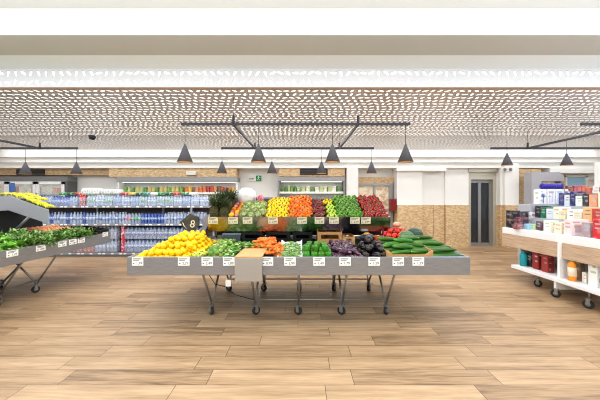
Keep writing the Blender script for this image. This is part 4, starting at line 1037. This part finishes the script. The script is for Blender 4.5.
cc = {}
def gm(col, key=None, print_=(240, 240, 236), sc=12):
    k = 'goods_%02x%02x%02x' % col
    return M(k, col, .4, noise=(sc, tuple(int(.5*a+.5*b) for a, b in zip(col, print_)), .45, .8))
def cbox(name, x, y, z, w, d, h, col, label, cat='box', rz=0, panel=None, bev=.004, pr=None):
    o = MB().box((-w/2, -d/2, 0), (w/2, d/2, h), bev).build(name, gm(col) if pr is None else M('plain_%02x%02x%02x' % col, col, .4), None, (x, y, z), (0, 0, rz)); tag(o, label, cat)
    if panel:
        c, (u0, u1), (v0, v1) = panel
        MB().box((-w/2+u0*w, -d/2-.002, v0*h), (-w/2+u1*w, -d/2+.001, v1*h)).build('printed_panel', M('panel_%02x%02x%02x' % c, c, .5), o)
    dark = sum(col) < 330; pc = random.choice(((176, 172, 170), (150, 120, 116))) if dark else random.choice(((176, 172, 176), (206, 160, 150), (160, 176, 206), (176, 196, 150), (128, 122, 128)))
    q = MB(); v = .88
    for k in range(random.choice((1, 2, 2, 3))):
        a = U(.08, .25); q.box((-w/2+a*w, -d/2-.0032, (v-U(.04, .16))*h), (-w/2+U(.4, .92)*w, -d/2, v*h)); v -= U(.22, .34)
    v = .8
    for k in range(2): q.box((-w/2-.0015, -d/2+.15*d, (v-.08)*h), (-w/2+.001, -d/2+U(.5, .85)*d, v*h)); v -= U(.2, .35)
    q.build('printed_lettering', M('print_%02x%02x%02x' % pc, pc, .6), o)  # plain bars standing in for lines of print, no letters
    return o
def cbottle(name, x, y, z, r, h, col, label, capc=(230, 230, 230), cat='bottle', lab=None, neck=.45):
    o = MB().lathe([(0, 0), (r*.95, 0), (r, .008), (r, h*.74), (r*neck, h*.84), (r*neck, h*.86), (0, h*.86)], 14).build(name, M('plain_%02x%02x%02x' % col, col, .35), None, (x, y, z)); tag(o, label, cat)
    MB().lathe([(0, h*.855), (r*.55, h*.855), (r*.55, h), (0, h)], 12).build('cap', M('plain_%02x%02x%02x' % capc, capc, .4), o)
    if lab: MB().lathe([(r*1.01, h*.2), (r*1.03, h*.2), (r*1.03, h*.6), (r*1.01, h*.6)], 14).build('wrap_label', gm(lab), o)
    return o
CT = .951
# near-left edge, far end first
def K(px, Y): return (px-300)*Y/F
cbox('black_box', K(513, 5.30), 5.30, CT, .15, .16, .33, (26, 24, 28), 'tall black box at the far left corner of the counter top', panel=((46, 38, 50), (.1, .9), (.55, .9)))
cbox('black_box', K(523.5, 5.36), 5.36, CT, .22, .12, .31, (32, 30, 36), 'wide black box behind the maroon ones at the far end of the counter', panel=((86, 84, 96), (.1, .45), (.5, .9)))
cbox('maroon_box', K(520.5, 5.20), 5.20, CT, .20, .11, .21, (112, 52, 68), 'long maroon box standing in front of the wide black box', panel=((70, 62, 80), (.5, .95), (.2, .8)))
cbox('maroon_box', K(518.0, 5.05), 5.05, CT, .13, .09, .095, (138, 74, 82), 'small low maroon box at the counter edge in front of the tall black box')
cbox('blue_striped_box', K(531.5, 5.30), 5.30, CT, .11, .12, .30, (232, 238, 248), 'white box with a bright blue panel, beside the maroon box on the counter', panel=((40, 150, 226), (.12, .88), (.12, .6)))
cbox('lime_box', K(540.0, 5.30), 5.30, CT, .18, .12, .30, (206, 224, 130), 'lime green and white box right of the blue panelled one on the counter', panel=((150, 196, 40), (.08, .7), (.1, .75)))
cbox('pale_blue_box', K(529.5, 5.0), 5.0, CT, .14, .09, .10, (150, 196, 232), 'low pale blue and white box in front of the blue panelled box')
cbox('green_printed_box', K(534.8, 4.95), 4.95, CT, .10, .09, .10, (198, 220, 160), 'low white box with green print in front of the lime box')
cbox('berry_box', K(543.0, 4.85), 4.85, CT, .16, .10, .16, (92, 62, 72), 'dark plum box in the front row of the counter, beside the green printed one')
cbox('white_carton', 4.17, 4.60, CT, .15, .12, .19, (240, 236, 224), 'cream carton with a small black mark in the front row of the counter', panel=((50, 44, 40), (.4, .7), (.66, .8)))
cbox('cream_carton', 4.17, 4.40, CT, .15, .12, .18, (236, 226, 196), 'cream and yellow carton right of the black-marked one in the front row')
cbox('patterned_box', 4.19, 4.20, CT, .27, .12, .24, (232, 214, 214), 'white box with a pink and grey pattern in the front row of the counter', panel=((196, 170, 176), (.2, .9), (.2, .7)))
cbox('brown_grey_box', 4.17, 3.99, CT, .11, .12, .21, (170, 146, 146), 'brownish grey box between the patterned box and the red flowered pack')
cbox('red_flower_box', 4.19, 3.82, CT, .18, .12, .27, (206, 42, 48), 'red pack with green leaves at the right edge of the counter', panel=((56, 110, 52), (.15, .8), (.06, .34)))
# riser with two steps behind
RIS = M('riser_grey', (176, 178, 186), .5)
rs_ = thing('display_riser', 'stepped grey display riser on the counter top under the stacked boxes', 'riser', (4.36, 5.38, CT))
for k, (x0, x1, h) in enumerate(((0, .45, .20), (.45, .90, .42), (.90, 1.5, .60))): MB().box((x0, -2.0, 0), (x1, -.14, h), .004).build('step', RIS, rs_)
MB().box((.02, -.13, 0), (1.5, -.10, .46), .004).build('end_board', RIS, rs_)
def row(items, x, z, y0, d, lev):
    y = y0
    for i, it in enumerate(items):
        w, h, col, cn, what, pan = it
        cbox('_'.join(cn.replace('-', ' ').split()+['box']), x+U(-.01, .01), y-w/2, z, d, w-.012, h, col, '%s box %s on the %s riser step' % (cn, what, lev), rz=U(-.05, .05), panel=pan); y -= w
row([(.13, .22, (44, 44, 50), 'black', 'with a white panel, farthest', ((226, 226, 226), (.5, .95), (.4, .9))),
     (.11, .20, (36, 116, 86), 'dark green', 'second from the far end', ((226, 236, 240), (.1, .9), (.1, .6))),
     (.13, .17, (222, 226, 236), 'pale grey-blue', 'beside the dark green one', ((150, 156, 176), (.1, .5), (.3, .9))),
     (.13, .21, (232, 240, 216), 'white and leaf-green', 'in the middle', ((126, 178, 60), (.3, .95), (.2, .85))),
     (.12, .15, (238, 222, 180), 'straw yellow', 'next to the leaf-green one', ((190, 150, 80), (.3, .7), (.2, .5))),
     (.13, .18, (236, 230, 226), 'off-white', 'with a pink panel', ((214, 150, 160), (.1, .9), (.5, .8))),
     (.13, .15, (226, 214, 196), 'beige', 'near the right edge', ((160, 130, 110), (.1, .5), (.2, .8))),
     (.14, .22, (236, 178, 122), 'peach', 'at the near end', ((150, 90, 60), (.3, .7), (.3, .7))),
     (.14, .20, (190, 70, 60), 'tomato red', 'nearest the viewer', None)], 4.50, CT+.203, 5.20, .20, 'lowest')
row([(.11, .24, (64, 74, 128), 'slate blue', 'farthest', ((214, 218, 230), (.2, .8), (.2, .5))),
     (.11, .20, (214, 220, 228), 'silver', 'beside the slate blue one', ((110, 116, 140), (.1, .9), (.55, .8))),
     (.10, .26, (44, 54, 108), 'navy', 'in the middle', ((196, 202, 220), (.2, .8), (.3, .45))),
     (.12, .18, (226, 234, 220), 'white and sage', 'right of the navy one', ((110, 168, 90), (.0, 1), (.7, .95))),
     (.11, .22, (64, 60, 70), 'charcoal', 'fifth from the far end', ((240, 236, 230), (.15, .85), (.5, .8))),
     (.13, .20, (228, 160, 118), 'apricot', 'near the right edge', ((246, 240, 230), (.15, .85), (.5, .8))),
     (.13, .24, (238, 228, 206), 'tall cream', 'at the near end', ((206, 120, 76), (.2, .8), (.55, .85)))], 4.95, CT+.423, 5.20, .20, 'middle')
row([(.12, .15, (196, 88, 60), 'rust orange', 'farthest', ((240, 230, 214), (.1, .9), (.4, .7))),
     (.12, .19, (232, 226, 218), 'chalk white', 'beside the rust one', ((180, 70, 64), (.1, .9), (.3, .6))),
     (.12, .16, (180, 60, 64), 'crimson', 'third from the far end', ((240, 220, 200), (.2, .8), (.2, .5))),
     (.13, .22, (220, 204, 180), 'sand', 'at the near end', ((150, 120, 100), (.1, .9), (.6, .8)))], 5.45, CT+.603, 5.20, .20, 'top')
# tower of goods at the far end of the counter
tw = thing('display_tower', 'pale display tower with white sides at the far end of the counter, carrying white packs', 'display tower', (4.95, 5.395+.30, 0))
MB().box((-.32, -.2, 0), (.95, .2, 1.39), .006).build('tower_body', RIS, tw)
MB().box((.28, -.21, 1.39), (.30, .2, 1.80)).build('tower_fin', FRAME, tw)
TREE = M('tree_blue', (92, 96, 170), .6)
for i, px in enumerate((540, 548.5, 556, 562.5)):
    Y = 5.56; o = cbox('white_pack', K(px, Y), Y, 1.391, .15 if i < 2 else .115, .14, .30, (240, 240, 246), ['white pack with a blue tree picture, left of three on the tower', 'white pack with faint blue stripes, right of the tree pack on the tower', 'narrow white pack with grey stripes, third on the tower', 'narrow white pack at the right end of the tower'][i], 'pack', pr=1, bev=.012)
    if i == 0:
        t_ = MB().tube([(0, -.074, .03), (.005, -.074, .14)], [.008, .005], 6)
        for k in range(16): a = k*2.399; rr = .052*math.sqrt((k+1)/16); t_.tube([(.004, -.0735, .15), (.004+rr*math.cos(a), -.0735, .18+rr*math.sin(a))], [.002, .006], 5)
        t_.build('tree_print', TREE, o)
    else:
        s_ = MB()
        for k in range(4): s_.box((-.045+.028*k, -.0725, .04), (-.037+.028*k, -.0695, .26))
        s_.build('stripe_print', M('stripe_lilac', (178, 182, 214), .6), o)
for i, (px, w, c, lab) in enumerate(((548, .26, (44, 38, 140), 'deep blue-violet roll pack lying on top of the white packs'), (557.5, .12, (58, 48, 150), 'short violet roll pack lying right of the longer one on the white packs'))):
    o = MB().lathe([(0, -w/2), (.055, -w/2), (.06, -w/2+.01), (.06, w/2-.01), (.055, w/2), (0, w/2)], 14, (0, 0, .06), 'X').build('roll_pack', M('plain_%d' % i, c, .3), None, (K(px, 5.56), 5.56, 1.694)); tag(o, lab, 'roll pack')
# shelf unit farther right with red-brown boxes
su = thing('side_shelf', 'pale shelf unit with red and brown boxes, behind the right part of the counter', 'shelf unit', (6.06, 6.17, 0))
MB().box((-.5, -.2, 0), (.75, .2, 1.25), .005).build('unit_body', WC, su)
for z in (1.45, 1.66): MB().box((-.5, -.2, z-.02), (.25, .2, z)).build('shelf', WC, su)
MB().box((-.5, .18, 1.25), (.25, .2, 1.66)).build('unit_back', WC, su)
rb = [((176, 58, 58), 'red'), ((206, 106, 66), 'rust orange'), ((120, 56, 50), 'brown red'), ((222, 196, 176), 'pinkish cream'), ((236, 226, 216), 'off-white'), ((190, 74, 84), 'rose red')]
wh = [(1.251, 'lowest'), (1.451, 'middle'), (1.661, 'topmost')]
for r_, (z, wd_) in enumerate(wh):
    for i in range(4):
        c, n = rb[(i*2+r_*3+i//2) % 6]
        cbox('shelf_carton', 5.70+.17*i, 6.10, z, .14, .16, .11 if r_ < 2 else .13-.02*i*0, c, '%s carton, number %s from the left on the %s level of the side shelf' % (n, ['one', 'two', 'three', 'four'][i], wd_), 'carton')
for i, (c, n, h) in enumerate((((236, 214, 190), 'cream', .28), ((222, 170, 140), 'peach', .2), ((70, 62, 66), 'charcoal', .30))):
    cbox('shelf_carton', 6.42+.15*i, 6.08, 1.252, .13, .16, h, c, '%s carton on the open right end of the side shelf' % n, 'carton')
cbottle('pump_bottle', 6.56, 5.80-.25+.35, 1.58-.28, .0, .0, (240, 240, 240), 'x') if False else None

# things on the low shelf
SZ = .301
cbottle('teal_bottle', KX+.04, 4.97, SZ, .055, .26, (34, 142, 150), 'teal bottle at the far end of the low shelf under the counter', (30, 120, 130), neck=.8)
cbox('dark_bottle_box', KX+.15, 4.93, SZ, .10, .10, .24, (50, 48, 52), 'dark box right behind the teal bottle on the low shelf')
cbox('brick_red_box', KX+.11, 4.74, SZ, .11, .12, .29, (140, 46, 42), 'brick red box next to the teal bottle on the low shelf', pr=1, panel=((112, 34, 34), (.15, .85), (.2, .8)))
cbox('brick_red_box', KX+.10, 4.55, SZ, .11, .12, .30, (150, 52, 46), 'brick red box nearest the white divider on the low shelf', pr=1, panel=((120, 38, 36), (.15, .85), (.25, .7)))
cbottle('orange_bottle', KX+.03, 4.07, SZ, .05, .33, (238, 142, 32), 'orange bottle with a green cap right of the white divider on the low shelf', (120, 170, 70), lab=(246, 220, 190))
cbox('brown_packet', KX+.16, 4.10, SZ, .07, .1, .33, (150, 112, 84), 'brown packet behind the orange bottle on the low shelf')
cbox('card_sign', KX+.17, 3.96, SZ+.0, .16, .06, .15, (238, 230, 216), 'small white printed card box right of the orange bottle', 'card box')
cbox('tall_white_box', KX+.10, 3.80, SZ, .11, .12, .36, (238, 234, 230), 'tall white box in the middle of the near bay of the low shelf', pr=1, panel=((170, 166, 168), (.2, .6), (.2, .35)))
cbox('grey_black_box', KX+.22, 3.70, SZ, .09, .1, .28, (92, 86, 88), 'dark grey box behind the tall white box on the low shelf')
cbottle('white_bottle', KX+.11, 3.55, SZ, .052, .36, (232, 226, 226), 'white bottle with a red cap near the right edge of the low shelf', (196, 70, 60), lab=(214, 206, 210))
cbox('dark_packet', KX+.20, 3.48, SZ, .09, .1, .30, (60, 52, 54), 'near black packet right of the red-capped bottle on the low shelf')
cbox('rust_box', KX+.16, 3.34, SZ, .13, .12, .33, (176, 98, 76), 'rust coloured box at the right-hand end of the low shelf')

# ------------------------------------------------------------------ lamps on tracks
TZ = 2.61
def track(label, loc, rails, bars):
    t = thing('lighting_track', label, 'track', loc)
    for (x0, x1, y) in rails:
        MB().box((x0, y-.017, -.022), (x1, y+.017, .022), .004).build('rail', TRACKG, t)
    for (x, y0, y1) in bars:
        MB().box((x-.017, y0, -.02), (x+.017, y1, .02), .004).build('cross_bar', TRACKG, t)
        for y in (y0, y1):
            MB().tube([(x, y, .0), (x, y, .12)], .02, 8).build('hanger', TRACKG, t)
            MB().tube([(x, y, .10), (x, y, .392)], .003, 6).build('suspension_wire', TRACKG, t)
    return t
track('dark rectangular lamp track hung over the middle produce stand', (0, 0, TZ), [(-1.76, 1.63, 4.1), (-1.72, 1.62, 6.06)], [(-.985, 4.1, 6.06), (.86, 4.1, 6.06)])
track('dark lamp track hung over the left produce stand', (0, 0, TZ), [(-8.6, -4.86, 6.06), (-8.6, -5.9, 4.1)], [(-5.69, 3.9, 6.06)])
track('dark lamp track hung over the goods counter at the right', (0, 0, TZ), [(4.17, 9, 6.06), (4.16, 9, 4.1)], [(4.98, 4.1, 6.06)])
SH = .265; SR = .112
INNER = M('lamp_inner', (240, 206, 168), .5)  # warm lamplight inside the shade put into the lining colour
BULB = M('bulb_warm', (255, 226, 180), .5, emit=4)
lt = thing('pendant_lamp', '', 'pendant lamp')
sm_ = MB(); sm_.lathe([(0, SH), (.012, SH), (.016, SH-.01), (SR, 0), (SR-.004, 0), (SR-.006, .012)], 24); sm_.build('lamp_shade', LAMPG, lt)
MB().lathe([(SR-.005, .002), (SR-.012, .012), (.014, SH-.03), (0, SH-.03)], 24).build('shade_lining', INNER, lt)
MB().lathe([(0, .0), (.028, .012), (.034, .035), (.026, .06), (.014, .085), (0, .09)], 12, (0, 0, .02)).build('bulb', BULB, lt)
LTP = Proto(lt)
cordm = {}
def lamp(x, y, drop, label):
    o = LTP.put((x, y, TZ-drop-SH), label=label)
    if drop not in cordm: cordm[drop] = MB().tube([(0, 0, SH), (0, 0, SH+drop-.02)], .004, 6).mesh('cord', TRACKG)
    c = link('cord', cordm[drop], o)
    return o
pos = ['leftmost', 'second from left', 'third from left', 'rightmost']
for i, px in enumerate((185, 258.5, 332.5, 405.5)): lamp((px-300)*4.1/F, 4.1, .30, 'grey cone lamp, %s on the front rail over the middle stand' % pos[i])
for i, px in enumerate((222, 272, 321.5, 371.5)): lamp((px-300)*6.06/F, 6.06, .285, 'grey cone lamp, %s on the rear rail over the middle stand' % pos[i])
lamp((25.5-300)*6.06/F, 6.06, .30, 'grey cone lamp at the far left, above the freezers, left of the pair')
lamp((76.5-300)*6.06/F, 6.06, .30, 'grey cone lamp at the right end of the left track, above the bottled water')
lamp((507-300)*6.06/F, 6.06, .11, 'grey cone lamp above the pier right of the lift')
lamp((566.5-300)*6.06/F, 6.06, .11, 'grey cone lamp above the tower at the far end of the goods counter')

# ------------------------------------------------------------------ light
def area(name, loc, rot, sx, sy, W, col=(1, 1, 1)):
    L = bpy.data.lights.new(name, 'AREA'); L.shape = 'RECTANGLE'; L.size = sx; L.size_y = sy; L.energy = W; L.color = col
    o = bpy.data.objects.new(name, L); COL.objects.link(o); o.location = loc; o.rotation_euler = rot; return o
CW = (.925, .968, 1.0)
area('ceiling_strip_light', (0, 2.75, 3.24), (0, 0, 0), 16, .38, 150, CW)
area('ceiling_strip_light', (0, 0.2, 3.24), (0, 0, 0), 16, .5, 200, CW)
area('ceiling_strip_light', (0, -2.4, 3.24), (0, 0, 0), 16, .5, 200, CW)
for y in (4.9, 6.7): area('ceiling_panel_light', (0, y, 2.985), (0, 0, 0), 18, .6, 250, CW)  # unseen stand-ins for the ceiling's own light, added below the sheet
area('wall_wash_light', (0, 8.2, 2.98), (R(20), 0, 0), 18, .15, 60, CW)  # unseen lamp added to light the back wall area
area('uplight', (0, .5, 2.0), (R(180), 0, 0), 18, .25, 620, (.88, .955, 1.0))  # added fill with no real fixture, brightens the ceiling beams from below
wd = bpy.data.worlds.new('World'); SC.world = wd; wd.use_nodes = True
wd.node_tree.nodes['Background'].inputs[0].default_value = (*lin((250, 250, 252)), 1); wd.node_tree.nodes['Background'].inputs[1].default_value = .75
SC.view_settings.view_transform = 'Standard'; SC.view_settings.look = 'None'; SC.view_settings.gamma = 1; SC.view_settings.exposure = -0.17
SC.view_settings.use_curve_mapping = False
SC.cycles.pixel_filter_type = 'BLACKMAN_HARRIS'; SC.cycles.filter_width = 1.1
# ids that were never placed
for p in Proto.all:
    if not p.used:
        for ch in list(p.o.children): bpy.data.objects.remove(ch)
        bpy.data.objects.remove(p.o)
